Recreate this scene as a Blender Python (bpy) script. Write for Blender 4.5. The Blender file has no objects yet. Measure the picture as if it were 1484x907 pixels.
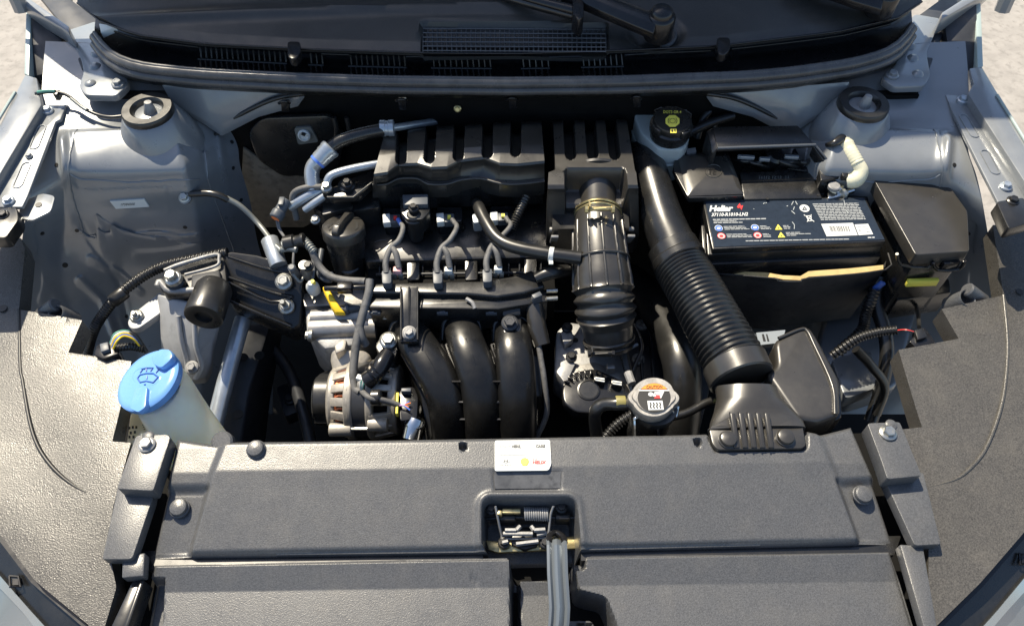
import bpy, bmesh, math, random
import numpy as np
from mathutils import Vector, Matrix, Quaternion
random.seed(7)
SC = bpy.context.scene
COL = SC.collection
R = math.radians
# ------------------------------------------------------------------ camera
F, CX, CY, TILT = 1143.0, 742.0, 453.5, R(54.0)
CAMP = Vector((0.0, -0.452, 0.883))
FW = Vector((0, math.cos(TILT), -math.sin(TILT)))
UPV = Vector((0, math.sin(TILT), math.cos(TILT)))
RT = Vector((1, 0, 0))
cd = bpy.data.cameras.new('camera'); co = bpy.data.objects.new('camera', cd); COL.objects.link(co)
cd.sensor_fit = 'HORIZONTAL'; cd.angle = 2*math.atan(742.0/F); cd.clip_start = 0.02; cd.clip_end = 500
co.location = CAMP; co.rotation_euler = (math.pi/2 - TILT, 0, 0)
SC.camera = co
# ------------------------------------------------------------------ light
SUN = Vector((-0.33, 0.46, 0.81)).normalized()
w = bpy.data.worlds.new('World'); SC.world = w; w.use_nodes = True
nt = w.node_tree; nt.nodes.clear()
sky = nt.nodes.new('ShaderNodeTexSky'); sky.sky_type = 'NISHITA'; sky.sun_disc = False
sky.sun_elevation = math.asin(SUN.z); sky.sun_rotation = math.atan2(SUN.x, SUN.y)
bg = nt.nodes.new('ShaderNodeBackground'); bg.inputs['Strength'].default_value = 0.112
wo = nt.nodes.new('ShaderNodeOutputWorld')
nt.links.new(sky.outputs[0], bg.inputs[0]); nt.links.new(bg.outputs[0], wo.inputs[0])
sl = bpy.data.lights.new('sun', 'SUN'); sl.energy = 5.0; sl.angle = R(0.5); sl.color = (1.0, 0.89, 0.70)
so = bpy.data.objects.new('sun', sl); COL.objects.link(so)
so.rotation_euler = (-SUN).to_track_quat('-Z', 'Y').to_euler(); so.location = SUN*5
vs = SC.view_settings; vs.view_transform = 'Standard'; vs.look = 'None'; vs.gamma = 1.0; vs.exposure = 0.72
SC.display_settings.display_device = 'sRGB'

# ------------------------------------------------------------------ pixel -> place
def ray(x, y): return FW + RT*((x-CX)/F) - UPV*((y-CY)/F)
def P(x, y, z):
    d = ray(x, y); return CAMP + d*((z-CAMP.z)/d.z)
def PY(x, y, Y):
    d = ray(x, y); return CAMP + d*((Y-CAMP.y)/d.y)
def V(*a): return Vector(a)
def pp(*pts): return [P(*p) for p in pts]

# ------------------------------------------------------------------ materials
MATS = {}
def pm(name, col, rough=.5, metal=0., bump=None, var=None, spec=.5, coat=0., coatr=.1, dust=0., rvar=0., emit=None, trans=0., sss=0.):
    m = bpy.data.materials.new(name); m.use_nodes = True
    t = m.node_tree; n = t.nodes; L = t.links; b = n['Principled BSDF']
    tc = n.new('ShaderNodeTexCoord')
    b.inputs['Base Color'].default_value = (*col, 1); b.inputs['Roughness'].default_value = rough
    b.inputs['Metallic'].default_value = metal; b.inputs['Specular IOR Level'].default_value = spec
    b.inputs['Coat Weight'].default_value = coat; b.inputs['Coat Roughness'].default_value = coatr
    if trans: b.inputs['Transmission Weight'].default_value = trans
    if sss:
        b.inputs['Subsurface Weight'].default_value = sss; b.inputs['Subsurface Scale'].default_value = 1.0; b.inputs['Subsurface Radius'].default_value = (.09, .075, .05)
    src = None
    def noise(sc, det=3, rg=.55):
        k = n.new('ShaderNodeTexNoise'); k.inputs['Scale'].default_value = sc; k.inputs['Detail'].default_value = det
        k.inputs['Roughness'].default_value = rg; L.new(tc.outputs['Object'], k.inputs['Vector']); return k
    def mix(fac, a, bcol):
        k = n.new('ShaderNodeMix'); k.data_type = 'RGBA'; L.new(fac, k.inputs[0])
        if a is None: k.inputs[6].default_value = (*col, 1)
        else: L.new(a, k.inputs[6])
        k.inputs[7].default_value = (*bcol, 1); return k.outputs[2]
    def ramp(o, lo, hi, a=0., c=1.):
        k = n.new('ShaderNodeMapRange'); L.new(o, k.inputs[0]); k.inputs[1].default_value = lo; k.inputs[2].default_value = hi
        k.inputs[3].default_value = a; k.inputs[4].default_value = c; return k.outputs[0]
    if var:
        sc, amt = var
        src = mix(ramp(noise(sc, 5).outputs[0], .35, .65), src, tuple(min(1, c*(1+amt)) for c in col))
        src = mix(ramp(noise(sc*2.7, 4).outputs[0], .5, .75), src, tuple(c*(1-amt) for c in col))
    if dust:
        f1 = ramp(noise(26, 6, .65).outputs[0], .48, .78, 0, dust)
        src = mix(f1, src, (.30, .27, .22))
    if src is not None: L.new(src, b.inputs['Base Color'])
    if rvar:
        L.new(ramp(noise(38, 5, .6).outputs[0], .3, .7, max(.02, rough-rvar), min(1, rough+rvar)), b.inputs['Roughness'])
    if bump:
        sc, st = bump
        k = noise(sc, 2)
        bn = n.new('ShaderNodeBump'); bn.inputs['Strength'].default_value = st; bn.inputs['Distance'].default_value = .0006
        L.new(k.outputs[0], bn.inputs['Height']); L.new(bn.outputs[0], b.inputs['Normal'])
    if emit: pass
    MATS[name] = m
    return m
PLA = pm('textured_black_plastic', (.066, .068, .072), .34, bump=(760, .40), var=(560, .55), dust=.08, rvar=.05)
LIN = pm('liner_black_plastic', (.056, .053, .048), .31, bump=(640, .58), var=(500, .85), dust=.10, rvar=.08)
SAT = pm('satin_black_plastic', (.012, .012, .012), .29, spec=.65, bump=(900, .025), var=(14, .25), dust=.05, rvar=.07)
COV = pm('engine_cover_plastic', (.030, .028, .025), .31, spec=.75, bump=(800, .05), var=(14, .2), dust=.06, rvar=.05)
GLO = pm('glossy_black_plastic', (.008, .008, .009), .24, var=(20, .3), dust=.03, rvar=.06)
BLK = pm('matt_black', (.005, .005, .005), .8, var=(20, .3), spec=.15)
RUB = pm('black_rubber', (.014, .014, .014), .33, spec=.65, bump=(500, .04), var=(16, .3), dust=.05, rvar=.08)
SEAL = pm('rubber_seal', (.062, .063, .065), .26, var=(16, .3), dust=.08, rvar=.08)
PAINT = pm('grey_blue_body_paint', (.205, .219, .233), .34, metal=.20, var=(6, .10), coat=.6, coatr=.10, dust=.06, rvar=.08, bump=(40, .05))
PAINTO = pm('outer_body_paint', (.24, .275, .31), .22, metal=.5, coat=.8, coatr=.05)
PALE = pm('pale_painted_edge', (.34, .42, .41), .4, coat=.3)
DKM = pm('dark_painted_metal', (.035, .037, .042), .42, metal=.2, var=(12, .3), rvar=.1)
ALU = pm('cast_aluminium', (.30, .29, .275), .45, metal=.75, bump=(350, .25), var=(30, .25), rvar=.1)
ALUD = pm('dull_aluminium', (.25, .25, .25), .5, metal=.25, bump=(350, .3), var=(30, .25), rvar=.1)
ALT = pm('alternator_casting', (.36, .335, .295), .50, metal=.45, bump=(420, .25), var=(36, .2), dust=.2)
PIPE = pm('painted_alloy_pipe', (.42, .46, .50), .30, metal=.6, var=(30, .15))
ZN = pm('zinc_bolt', (.40, .40, .37), .36, metal=.9, var=(60, .3), rvar=.1)
ZNY = pm('yellow_zinc', (.50, .42, .22), .32, metal=.85, var=(60, .3))
BLKB = pm('black_bolt', (.035, .035, .036), .32, metal=.5)
CHR = pm('bright_metal', (.70, .70, .68), .16, metal=1.)
WHT = pm('white_plastic', (.62, .64, .62), .38)
RES = pm('milky_reservoir_plastic', (.66, .72, .70), .32, var=(18, .12))
CRM = pm('cream_reservoir_plastic', (.95, .83, .60), .34, sss=1., var=(9, .10))
CRMP = pm('cream_pipe_plastic', (.74, .70, .50), .38, sss=.2)
BLU = pm('blue_plastic', (.15, .33, .68), .26, var=(12, .12), rvar=.05)
BLUW = pm('light_blue_mark', (.16, .36, .78), .45)
YEL = pm('yellow_plastic', (.85, .56, .02), .38)
YELP = pm('yellow_print', (.85, .75, .10), .5)
ORG = pm('orange_print', (.85, .28, .03), .4)
ORC = pm('orange_plastic', (.85, .22, .06), .45)
RED = pm('red_print', (.75, .04, .04), .45)
PNK = pm('pink_print', (.80, .42, .42), .45)
BLP = pm('blue_print', (.08, .18, .60), .45)
WHP = pm('white_print', (.60, .62, .62), .5)
GRP = pm('grey_print', (.36, .38, .39), .5)
GRL = pm('faint_grey_print', (.36, .39, .40), .5)
DYL = pm('dull_yellow_mark', (.24, .21, .07), .5)
DECK = pm('cowl_plastic', (.030, .030, .029), .34, bump=(700, .20), var=(560, .35), dust=.05, rvar=.06)
RUN_ = pm('manifold_plastic', (.008, .008, .008), .30, bump=(500, .02), var=(20, .3), dust=.03, rvar=.08)
RSD = pm('glossy_residue', (.072, .074, .078), .26, var=(40, .4), rvar=.12)
TAG = pm('dull_tag', (.22, .25, .28), .5)
BKP = pm('black_print', (.015, .015, .015), .45)
NAVY = pm('navy_label', (.016, .024, .038), .30, var=(50, .2))
COP = pm('copper', (.62, .20, .09), .35, metal=.9)
GRYC = pm('grey_connector', (.075, .085, .10), .45)
WIR = pm('grey_loom_tape', (.10, .10, .10), .62, bump=(500, .5), var=(40, .4))
GRN = pm('green_wire', (.10, .28, .22), .45)
YSL = pm('sleeve_inner_felt', (.56, .40, .17), .7, bump=(500, .5), var=(30, .2))
SLV = pm('battery_sleeve', (.022, .022, .023), .75, bump=(700, .6), var=(30, .4), dust=.10)
TAN = pm('brown_insulation', (.17, .145, .11), .75, bump=(120, .7), var=(30, .4))
CONC = pm('concrete', (.275, .258, .238), .85, bump=(60, .8), var=(16, .22))
GLS = pm('dark_glass', (.008, .010, .012), .06, coat=.3)
GRYM = pm('grey_metal_wire', (.20, .21, .20), .4, metal=.3)
SILV = pm('silver_lamp_trim', (.45, .50, .55), .2, metal=.8)

LEV = pm('lever_metal', (.15, .17, .19), .30, metal=.3)
LEG = pm('cast_leg_alloy', (.36, .37, .385), .45, metal=.15, bump=(300, .12), var=(30, .15), dust=.1)
def translucent(m, col, f):
    # thin milky plastic: part of the light comes through the wall
    t = m.node_tree; b = t.nodes['Principled BSDF']; o = t.nodes['Material Output']
    tr = t.nodes.new('ShaderNodeBsdfTranslucent'); tr.inputs[0].default_value = (*col, 1)
    mx = t.nodes.new('ShaderNodeMixShader'); mx.inputs[0].default_value = f
    t.links.new(b.outputs[0], mx.inputs[1]); t.links.new(tr.outputs[0], mx.inputs[2]); t.links.new(mx.outputs[0], o.inputs['Surface'])
translucent(RES, (.80, .88, .88), .45)
# ------------------------------------------------------------------ objects
def tag(o, label, cat, group=None, kind=None):
    if label: o['label'] = label
    if cat: o['category'] = cat
    if group: o['group'] = group
    if kind: o['kind'] = kind
    return o
LOC = {}
def thing(name, label, cat, loc, group=None):
    o = bpy.data.objects.new(name, None); COL.objects.link(o); o.location = loc
    o.empty_display_size = .02; tag(o, label, cat, group); LOC[o.name] = Vector(loc); return o
def attach(o, parent):
    if parent is None: return
    o.parent = parent
    if parent.name in LOC: o.matrix_parent_inverse = Matrix.Translation(-LOC[parent.name])
    elif parent.parent is not None or True:
        # parent is a mesh: its world matrix = basis chain, all translation free unless placed
        o.matrix_parent_inverse = WM.get(parent.name, Matrix.Identity(4)).inverted()
WM = {}

def mesh_of(name, vs_, fs, bevel=0, seg=2, ang=35, recalc=True, weld=0):
    bm = bmesh.new()
    bv = [bm.verts.new(v) for v in vs_]
    for f in fs:
        if len(set(f)) < 3: continue
        try: bm.faces.new([bv[i] for i in f])
        except ValueError: pass
    if weld: bmesh.ops.remove_doubles(bm, verts=bm.verts, dist=weld)
    if recalc: bmesh.ops.recalc_face_normals(bm, faces=bm.faces)
    if bevel:
        es = [e for e in bm.edges if len(e.link_faces) == 2 and e.calc_face_angle(0) > R(24)]
        try: bmesh.ops.bevel(bm, geom=es, offset=bevel, segments=seg, affect='EDGES', clamp_overlap=True, profile=.5)
        except Exception: pass
    me = bpy.data.meshes.new(name); bm.to_mesh(me); bm.free()
    me.polygons.foreach_set('use_smooth', [True]*len(me.polygons))
    me.set_sharp_from_angle(angle=R(ang))
    return me
class MB:
    def __init__(s): s.v = []; s.f = []
    def add(s, v, f):
        o = len(s.v); s.v += [Vector(p) for p in v]; s.f += [[i+o for i in q] for q in f]; return s
    def prism(s, pts, h=None, zb=None, taper=1.0, top=True):
        """pts: world points of the upper outline; walls go straight down by h (or to zb)."""
        n = len(pts); c = sum((Vector(p) for p in pts), Vector())/n
        bot = []
        for p in pts:
            q = Vector(p); q.x = c.x+(q.x-c.x)*taper; q.y = c.y+(q.y-c.y)*taper
            q.z = zb if zb is not None else p[2]-h
            bot.append(q)
        f = [list(range(n)), list(range(2*n-1, n-1, -1))]
        f += [[i, i+n, (i+1) % n+n, (i+1) % n] for i in range(n)]
        return s.add(list(pts)+bot, f)
    def slab(s, pts, nrm, h):
        """plate: outline pts moved by -nrm*h"""
        n = len(pts); d = Vector(nrm).normalized()*h
        f = [list(range(n)), list(range(2*n-1, n-1, -1))]
        f += [[i, i+n, (i+1) % n+n, (i+1) % n] for i in range(n)]
        return s.add(list(pts)+[Vector(p)-d for p in pts], f)
    def box(s, c, sx, sy, sz, rot=None):
        q = rot if rot is not None else Matrix.Identity(3)
        v = [Vector(c)+q@Vector((a*sx/2, b*sy/2, d*sz/2)) for a in (-1, 1) for b in (-1, 1) for d in (-1, 1)]
        return s.add(v, [[0, 1, 3, 2], [4, 6, 7, 5], [0, 4, 5, 1], [2, 3, 7, 6], [0, 2, 6, 4], [1, 5, 7, 3]])
    def tube(s, pts, r, n=10, res=6, cap=True, flat=None):
        pts, rs = spline(pts, r, res)
        fr = frames(pts); v = []; f = []
        for i, (p, (a, b)) in enumerate(zip(pts, fr)):
            for k in range(n):
                t = 2*math.pi*k/n
                v.append(p + a*(rs[i]*math.cos(t)) + b*(rs[i]*math.sin(t)*(flat or 1)))
        for i in range(len(pts)-1):
            for k in range(n):
                f.append([i*n+k, i*n+(k+1) % n, (i+1)*n+(k+1) % n, (i+1)*n+k])
        if cap: f += [list(range(n-1, -1, -1)), [len(pts)*n-n+k for k in range(n)]]
        return s.add(v, f)
    def lathe(s, c, ax, prof, n=24, ph=0, squash=None):
        ax = Vector(ax).normalized(); a = ax.orthogonal().normalized()
        if abs(ax.z) > .5: a = (Vector((1, 0, 0)) - ax*ax.x).normalized()
        b = ax.cross(a); v = []; f = []
        for (r, h) in prof:
            for k in range(n):
                t = 2*math.pi*k/n+ph
                v.append(Vector(c)+ax*h+a*(r*math.cos(t))+b*(r*math.sin(t)))
        m = len(prof)
        for i in range(m-1):
            for k in range(n): f.append([i*n+k, i*n+(k+1) % n, (i+1)*n+(k+1) % n, (i+1)*n+k])
        if prof[0][0] > 1e-6: f.append(list(range(n-1, -1, -1)))
        if prof[-1][0] > 1e-6: f.append([(m-1)*n+k for k in range(n)])
        return s.add(v, f)
    def loft(s, rings, closed=True, caps=True):
        n = len(rings[0]); v = [p for r_ in rings for p in r_]; f = []
        for i in range(len(rings)-1):
            for k in range(n if closed else n-1):
                f.append([i*n+k, i*n+(k+1) % n, (i+1)*n+(k+1) % n, (i+1)*n+k])
        if caps and closed: f += [list(range(n-1, -1, -1)), [(len(rings)-1)*n+k for k in range(n)]]
        return s.add(v, f)
    def obj(s, name, mat, parent=None, bevel=0, seg=2, ang=35, label=None, cat=None, group=None, kind=None, weld=0):
        me = mesh_of(name, s.v, s.f, bevel, seg, ang, weld=weld)
        me.materials.append(mat)
        o = bpy.data.objects.new(name, me); COL.objects.link(o)
        attach(o, parent); tag(o, label, cat, group, kind); return o

def spline(pts, r, res):
    pts = [Vector(p) for p in pts]
    rs = list(r) if isinstance(r, (list, tuple)) else None
    if len(pts) == 2 or res <= 1:
        n = max(1, res if len(pts) == 2 and callable(r) else 1)
        out = []; T = []
        for i in range(len(pts)-1):
            for k in range(n):
                out.append(pts[i].lerp(pts[i+1], k/n)); T.append(i+k/n)
        out.append(pts[-1]); T.append(len(pts)-1)
    else:
        ex = [pts[0]*2-pts[1]]+pts+[pts[-1]*2-pts[-2]]
        out = []; T = []
        for i in range(len(pts)-1):
            a, b, c, d = ex[i:i+4]
            for k in range(res):
                t = k/res
                out.append(.5*((2*b)+(c-a)*t+(2*a-5*b+4*c-d)*t*t+(3*b-a-3*c+d)*t**3)); T.append(i+t)
        out.append(pts[-1]); T.append(len(pts)-1)
    if callable(r): R_ = [r(t/(len(pts)-1)) for t in T]
    elif rs: R_ = [float(np.interp(t, range(len(rs)), rs)) for t in T]
    else: R_ = [r]*len(out)
    return out, R_
def frames(pts):
    out = []; prev = None
    for i, p in enumerate(pts):
        t = (pts[min(i+1, len(pts)-1)]-pts[max(i-1, 0)]).normalized()
        if prev is None:
            a = t.cross(Vector((0, 0, 1)))
            if a.length < .05: a = t.cross(Vector((0, 1, 0)))
            a.normalize()
        else:
            a = (prev - t*prev.dot(t)).normalized()
        prev = a; out.append((a, t.cross(a)))
    return out
def rounded(pts, r, n=4):
    """round the corners of a 2D pixel polygon (keeps a third coordinate)."""
    out = []; N = len(pts)
    for i in range(N):
        p = Vector(pts[i]); a = Vector(pts[i-1]); b = Vector(pts[(i+1) % N])
        ra = min(r, (a-p).length*.45); rb = min(r, (b-p).length*.45)
        s = p+(a-p).normalized()*ra; e = p+(b-p).normalized()*rb
        for k in range(n+1):
            t = k/n
            out.append(tuple(s*(1-t)**2+p*2*t*(1-t)+e*t*t))
    return out
def flat(pts, z): return [P(x, y, z) for (x, y) in pts]

def resample(row, n):
    a = np.array(row, float); d = np.r_[0, np.cumsum(np.hypot(*np.diff(a[:, :2], axis=0).T))]; d /= d[-1]
    t = np.linspace(0, 1, n); return np.stack([np.interp(t, d, a[:, k]) for k in range(a.shape[1])], 1)
def smoothrow(row, n, it=2):
    r = resample(row, n)
    for _ in range(it):
        q = r.copy(); q[1:-1] = (r[:-2]+2*r[1:-1]+r[2:])/4; r = q
    return r
SURF = {}
def sheet(name, rows, nu, nv, mat, parent=None, dz=None, skirt=0., smooth=0, bysame=False, vs_t=None, **kw):
    """sheet lofted through rows of (px,py,z); dz(px,py) lifts the surface straight up (metres)."""
    G = np.stack([smoothrow(r, nu, smooth) if smooth else resample(r, nu) for r in rows])      # rows x nu x 3
    m = len(rows); t = np.linspace(0, m-1, nv) if vs_t is None else np.array(vs_t); nv = len(t)
    H = np.empty((nv, nu, 3))
    for k in range(nv):
        i = min(int(t[k]), m-2); u = t[k]-i
        if smooth and m > 2:
            a = G[max(i-1, 0)]; b = G[i]; c = G[i+1]; d = G[min(i+2, m-1)]
            H[k] = .5*((2*b)+(c-a)*u+(2*a-5*b+4*c-d)*u*u+(3*b-a-3*c+d)*u**3)
        else: H[k] = G[i]*(1-u)+G[i+1]*u
    X, Y, Z = H[..., 0], H[..., 1], H[..., 2]
    dxv = (X-CX)/F; dyv = (Y-CY)/F
    dir_y = FW.y-UPV.y*dyv; dir_z = FW.z-UPV.z*dyv
    T = (Z-CAMP.z)/dir_z
    W = np.stack([CAMP.x+dxv*T, CAMP.y+dir_y*T, Z.copy()], -1)
    if dz is not None: W[..., 2] += dz(X, Y)
    SURF[name+str(id(parent))] = (X.ravel(), Y.ravel(), W.reshape(-1, 3)); SURF[name] = SURF[name+str(id(parent))]
    v = [Vector(p) for p in W.reshape(-1, 3)]
    f = [[k*nu+i, k*nu+i+1, (k+1)*nu+i+1, (k+1)*nu+i] for k in range(nv-1) for i in range(nu-1)]
    if skirt:
        loop = [i for i in range(nu)]+[k*nu+nu-1 for k in range(1, nv)]+[(nv-1)*nu+i for i in range(nu-2, -1, -1)]+[k*nu for k in range(nv-2, 0, -1)]
        o = len(v); v += [v[i]-Vector((0, 0, skirt)) for i in loop]; n = len(loop)
        f += [[loop[i], o+i, o+(i+1) % n, loop[(i+1) % n]] for i in range(n)]
    m_ = MB(); m_.v = v; m_.f = f
    return m_.obj(name, mat, parent, **kw)
def on(name, x, y):
    X, Y, W = SURF[name]; d2 = (X-x)**2+(Y-y)**2; i = np.argpartition(d2, 5)[:5]; w_ = 1/(d2[i]+.3); return Vector((W[i]*w_[:, None]).sum(0)/w_.sum())
def normal_at(name, x, y, d=6):
    a = on(name, x+d, y)-on(name, x-d, y); b = on(name, x, y-d)-on(name, x, y+d)
    n = a.cross(b)
    if n.length < 1e-9: return Vector((0, 0, 1))
    n.normalize(); return n if n.z > 0 else -n
def sst(a, b, x):
    t = np.clip((x-a)/(b-a), 0, 1); return t*t*(3-2*t)
def sd_poly(poly, X, Y):
    """signed distance (px), negative inside"""
    p = np.array(poly, float); n = len(p); d = np.full(X.shape, 1e9); s = np.ones(X.shape)
    for i in range(n):
        j = i-1; ex, ey = p[j]-p[i]; wx, wy = X-p[i, 0], Y-p[i, 1]
        t = np.clip((wx*ex+wy*ey)/(ex*ex+ey*ey), 0, 1); bx, by = wx-ex*t, wy-ey*t
        d = np.minimum(d, bx*bx+by*by)
        c1 = Y >= p[i, 1]; c2 = Y < p[j, 1]; c3 = ex*wy > ey*wx
        s = np.where((c1 & c2 & c3) | (~c1 & ~c2 & ~c3), -s, s)
    return s*np.sqrt(d)
def sd_line(pts, X, Y):
    d = np.full(X.shape, 1e9)
    for (a, b) in zip(pts[:-1], pts[1:]):
        ex, ey = b[0]-a[0], b[1]-a[1]; wx, wy = X-a[0], Y-a[1]
        t = np.clip((wx*ex+wy*ey)/(ex*ex+ey*ey+1e-9), 0, 1); d = np.minimum(d, np.hypot(wx-ex*t, wy-ey*t))
    return d

def place(name, me, pos, ax, parent, mat=None, spin=0, **kw):
    ax = Vector(ax).normalized(); q = Vector((0, 0, 1)).rotation_difference(ax)
    M = Matrix.Translation(pos)@q.to_matrix().to_4x4()@Matrix.Rotation(spin, 4, 'Z')
    o = bpy.data.objects.new(name, me); COL.objects.link(o)
    if parent is not None: attach(o, parent)
    o.matrix_basis = M; WM[o.name] = M
    tag(o, kw.get('label'), kw.get('cat'), kw.get('group'), kw.get('kind')); return o
BC = {}
def bolt(parent, pos, r=.006, ax=(0, 0, 1), mat=None, h=None, stud=0, name='bolt', flange=1.45):
    mat = mat or ZN; h = h or r*1.0
    key = (round(r, 5), mat.name, round(h, 5), round(stud, 5), flange)
    if key not in BC:
        m = MB()
        m.lathe((0, 0, -r*.6), (0, 0, 1), [(r*flange, 0), (r*flange, r*.75), (r*1.12, r*.95)], 20)
        m.lathe((0, 0, 0), (0, 0, 1), [(r, 0), (r, h*.86), (r*.86, h), (r*.55, h), (r*.5, h*.93)], 6)
        if stud: m.lathe((0, 0, 0), (0, 0, 1), [(r*.52, 0), (r*.52, h+stud*.9), (r*.4, h+stud)], 12)
        me = mesh_of('bolt', m.v, m.f, ang=30); me.materials.append(mat); BC[key] = me
    return place(name, BC[key], pos, ax, parent, spin=random.uniform(0, 1))
def clip(parent, pos, r=.011, ax=(0, 0, 1), mat=None):
    key = ('clip', r, (mat or PLA).name)
    if key not in BC:
        m = MB()
        m.lathe((0, 0, -.002), (0, 0, 1), [(r*1.06, 0), (r*1.06, .0026), (r*.95, .0034), (r*.93, .0026), (r*.93, .0060), (r*.86, .0078), (r*.60, .0088), (0, .0092)], 28)
        me = mesh_of('fastener_clip', m.v, m.f, ang=40); me.materials.append(mat or PLA); BC[key] = me
    return place('fastener_clip', BC[key], pos, ax, parent)
def disc(parent, pos, r, ax, mat, name='hole', th=.0006, n=16):
    key = ('disc', r, mat.name, th)
    if key not in BC:
        m = MB(); m.lathe((0, 0, -th), (0, 0, 1), [(r, 0), (r, th*2)], n)
        me = mesh_of(name, m.v, m.f); me.materials.append(mat); BC[key] = me
    return place(name, BC[key], pos, ax, parent)
def lettering(parent, s, fn, mat, x0, y0, ux, uy, vx, vy, name='lettering', bold=0., spacing=1.0):
    """flat print: glyph (a,b) goes to pixel (x0+a*ux+b*vx, y0+a*uy+b*vy); fn turns a pixel into a point of the printed face"""
    cu = bpy.data.curves.new(name, 'FONT'); cu.body = s; cu.size = 1.0; cu.resolution_u = 2; cu.offset = bold; cu.space_character = spacing
    ob = bpy.data.objects.new(name, cu)
    me = bpy.data.meshes.new_from_object(ob)
    for v in me.vertices:
        a, b = v.co.x, v.co.y; v.co = fn(x0+a*ux+b*vx, y0+a*uy+b*vy)
    bpy.data.objects.remove(ob); me.materials.clear(); me.materials.append(mat); me.name = name
    o = bpy.data.objects.new(name, me); COL.objects.link(o); attach(o, parent); return o
def decal(parent, polys, fn, mat, name='print'):
    m = MB()
    for pl in polys:
        m.add([fn(*p) for p in pl], [list(range(len(pl)))])
    return m.obj(name, mat, parent)
def ell(cx, cy, rx, ry, n=20, sk=0.): return [(cx+rx*math.cos(2*math.pi*k/n)+sk*ry*math.sin(2*math.pi*k/n), cy+ry*math.sin(2*math.pi*k/n)) for k in range(n)]
def hose(name, pts, r, mat, parent=None, n=12, res=8, **kw):
    m = MB(); m.tube(pp(*pts), r, n, res); return m.obj(name, mat, parent, ang=60, **kw)
def ribbed(pts, r, pitch, amp, n=20, per=6):
    """corrugated tube mesh"""
    W = pp(*pts); L = sum((b-a).length for a, b in zip(W[:-1], W[1:])); k = L/pitch
    f = r if callable(r) else (lambda t: r)
    res = max(2, int(k*per/(len(W)-1)))
    m = MB(); m.tube(W, lambda t: f(t)+amp*math.sin(2*math.pi*k*t), n, res) if len(W) > 2 else m.tube([W[0], W[0].lerp(W[1], .5), W[1]], lambda t: f(t)+amp*math.sin(2*math.pi*k*t), n, int(k*per/2))
    return m
# ================================================================== setting
g = MB(); g.add([(-60, -60, -.92), (60, -60, -.92), (60, 60, -.92), (-60, 60, -.92)], [[0, 1, 2, 3]])
g.obj('ground', CONC, kind='structure')

MX = 1465.0
def mir(pts): return [(MX-p[0],)+tuple(p[1:]) for p in pts]
# ------------------------------------------------------------------ car body shell
body = thing('car', 'grey blue car seen from the front with its engine bay open', 'car', (0, .4, -.35))
def wing_dz(mirror):
    def f(X, Y):
        if mirror: X = MX-X
        d = np.zeros_like(X)
        d += .014*np.exp(-((X-100-.10*(Y-260))/9)**2)*sst(185, 215, Y)*sst(350, 310, Y)          # long pressed ridge
        d -= .011*sst(3, -3, sd_poly([(108, 262), (292, 256), (330, 330), (300, 352), (150, 345), (112, 330)], X, Y))  # recessed panel
        d += .022*np.exp(-(((X-175)/26)**2+((Y-352)/13)**2))+.018*np.exp(-(((X-225)/34)**2+((Y-341)/9)**2))
        d += .010*np.exp(-(((X-150)/10)**2+((Y-345)/24)**2))
        d -= .008*np.exp(-(sd_line([(105, 300), (128, 345), (170, 405), (185, 470)], X, Y)/4)**2)
        d += .007*np.exp(-(sd_line([(60, 330), (66, 400), (100, 470)], X, Y)/7)**2)
        d += .006*np.exp(-(sd_line([(300, 300), (330, 340), (345, 400)], X, Y)/6)**2)
        d -= .004*np.exp(-(sd_line([(292, 200), (298, 260), (325, 330), (340, 370)], X, Y)/2.5)**2)
        d += .005*np.exp(-(sd_line([(318, 200), (333, 290)], X, Y)/5)**2)
        d += .005*sst(4, -4, sd_poly([(104, 192), (205, 188), (300, 222), (285, 252), (106, 256)], X, Y))
        for ln, wd_, hh_ in (([(142, 316), (152, 354)], 7, .010), ([(142, 316), (180, 336), (176, 352)], 7, .009), ([(176, 352), (240, 352), (302, 334)], 9, .010), ([(118, 408), (150, 438), (166, 482)], 9, .012), ([(132, 376), (176, 398), (204, 424)], 8, .009), ([(58, 336), (76, 392), (64, 436)], 12, .011), ([(236, 268), (240, 300)], 5, .004), ([(200, 372), (262, 366), (318, 350)], 10, .008), ([(30, 380), (60, 372)], 8, .006)):
            d += hh_*np.clip(1-sd_line(ln, X, Y)/wd_, 0, 1)
        d += .0005*np.sin(X/17.+Y/23.)*np.sin(Y/31.-X/41.)
        return d
    return f
WR = [[(66, 60, .125), (120, 62, .12), (200, 70, .12), (300, 90, .10)],
      [(62, 112, .105), (120, 118, .10), (200, 125, .10), (305, 150, .075)],
      [(60, 165, .095), (120, 165, .09), (180, 170, .085), (250, 185, .08), (335, 192, .03)],
      [(62, 215, .085), (100, 205, .085), (170, 195, .085), (260, 215, .075), (345, 215, .01)],
      [(50, 255, .070), (95, 250, .068), (170, 252, .060), (270, 257, .05), (348, 240, -.01)],
      [(40, 300, .045), (95, 300, .012), (180, 300, .002), (280, 300, -.008), (362, 290, -.07)],
      [(32, 350, .0), (90, 350, -.05), (180, 350, -.066), (290, 350, -.078), (372, 345, -.14)],
      [(28, 400, -.06), (90, 400, -.10), (180, 400, -.135), (290, 400, -.15), (385, 395, -.20)],
      [(26, 450, -.12), (100, 450, -.16), (190, 450, -.20), (290, 450, -.22), (392, 440, -.27)],
      [(26, 520, -.20), (110, 520, -.23), (200, 520, -.27), (290, 520, -.29), (395, 520, -.35)],
      [(26, 600, -.29), (110, 600, -.32), (200, 600, -.35), (290, 600, -.37), (395, 600, -.44)]]
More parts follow.
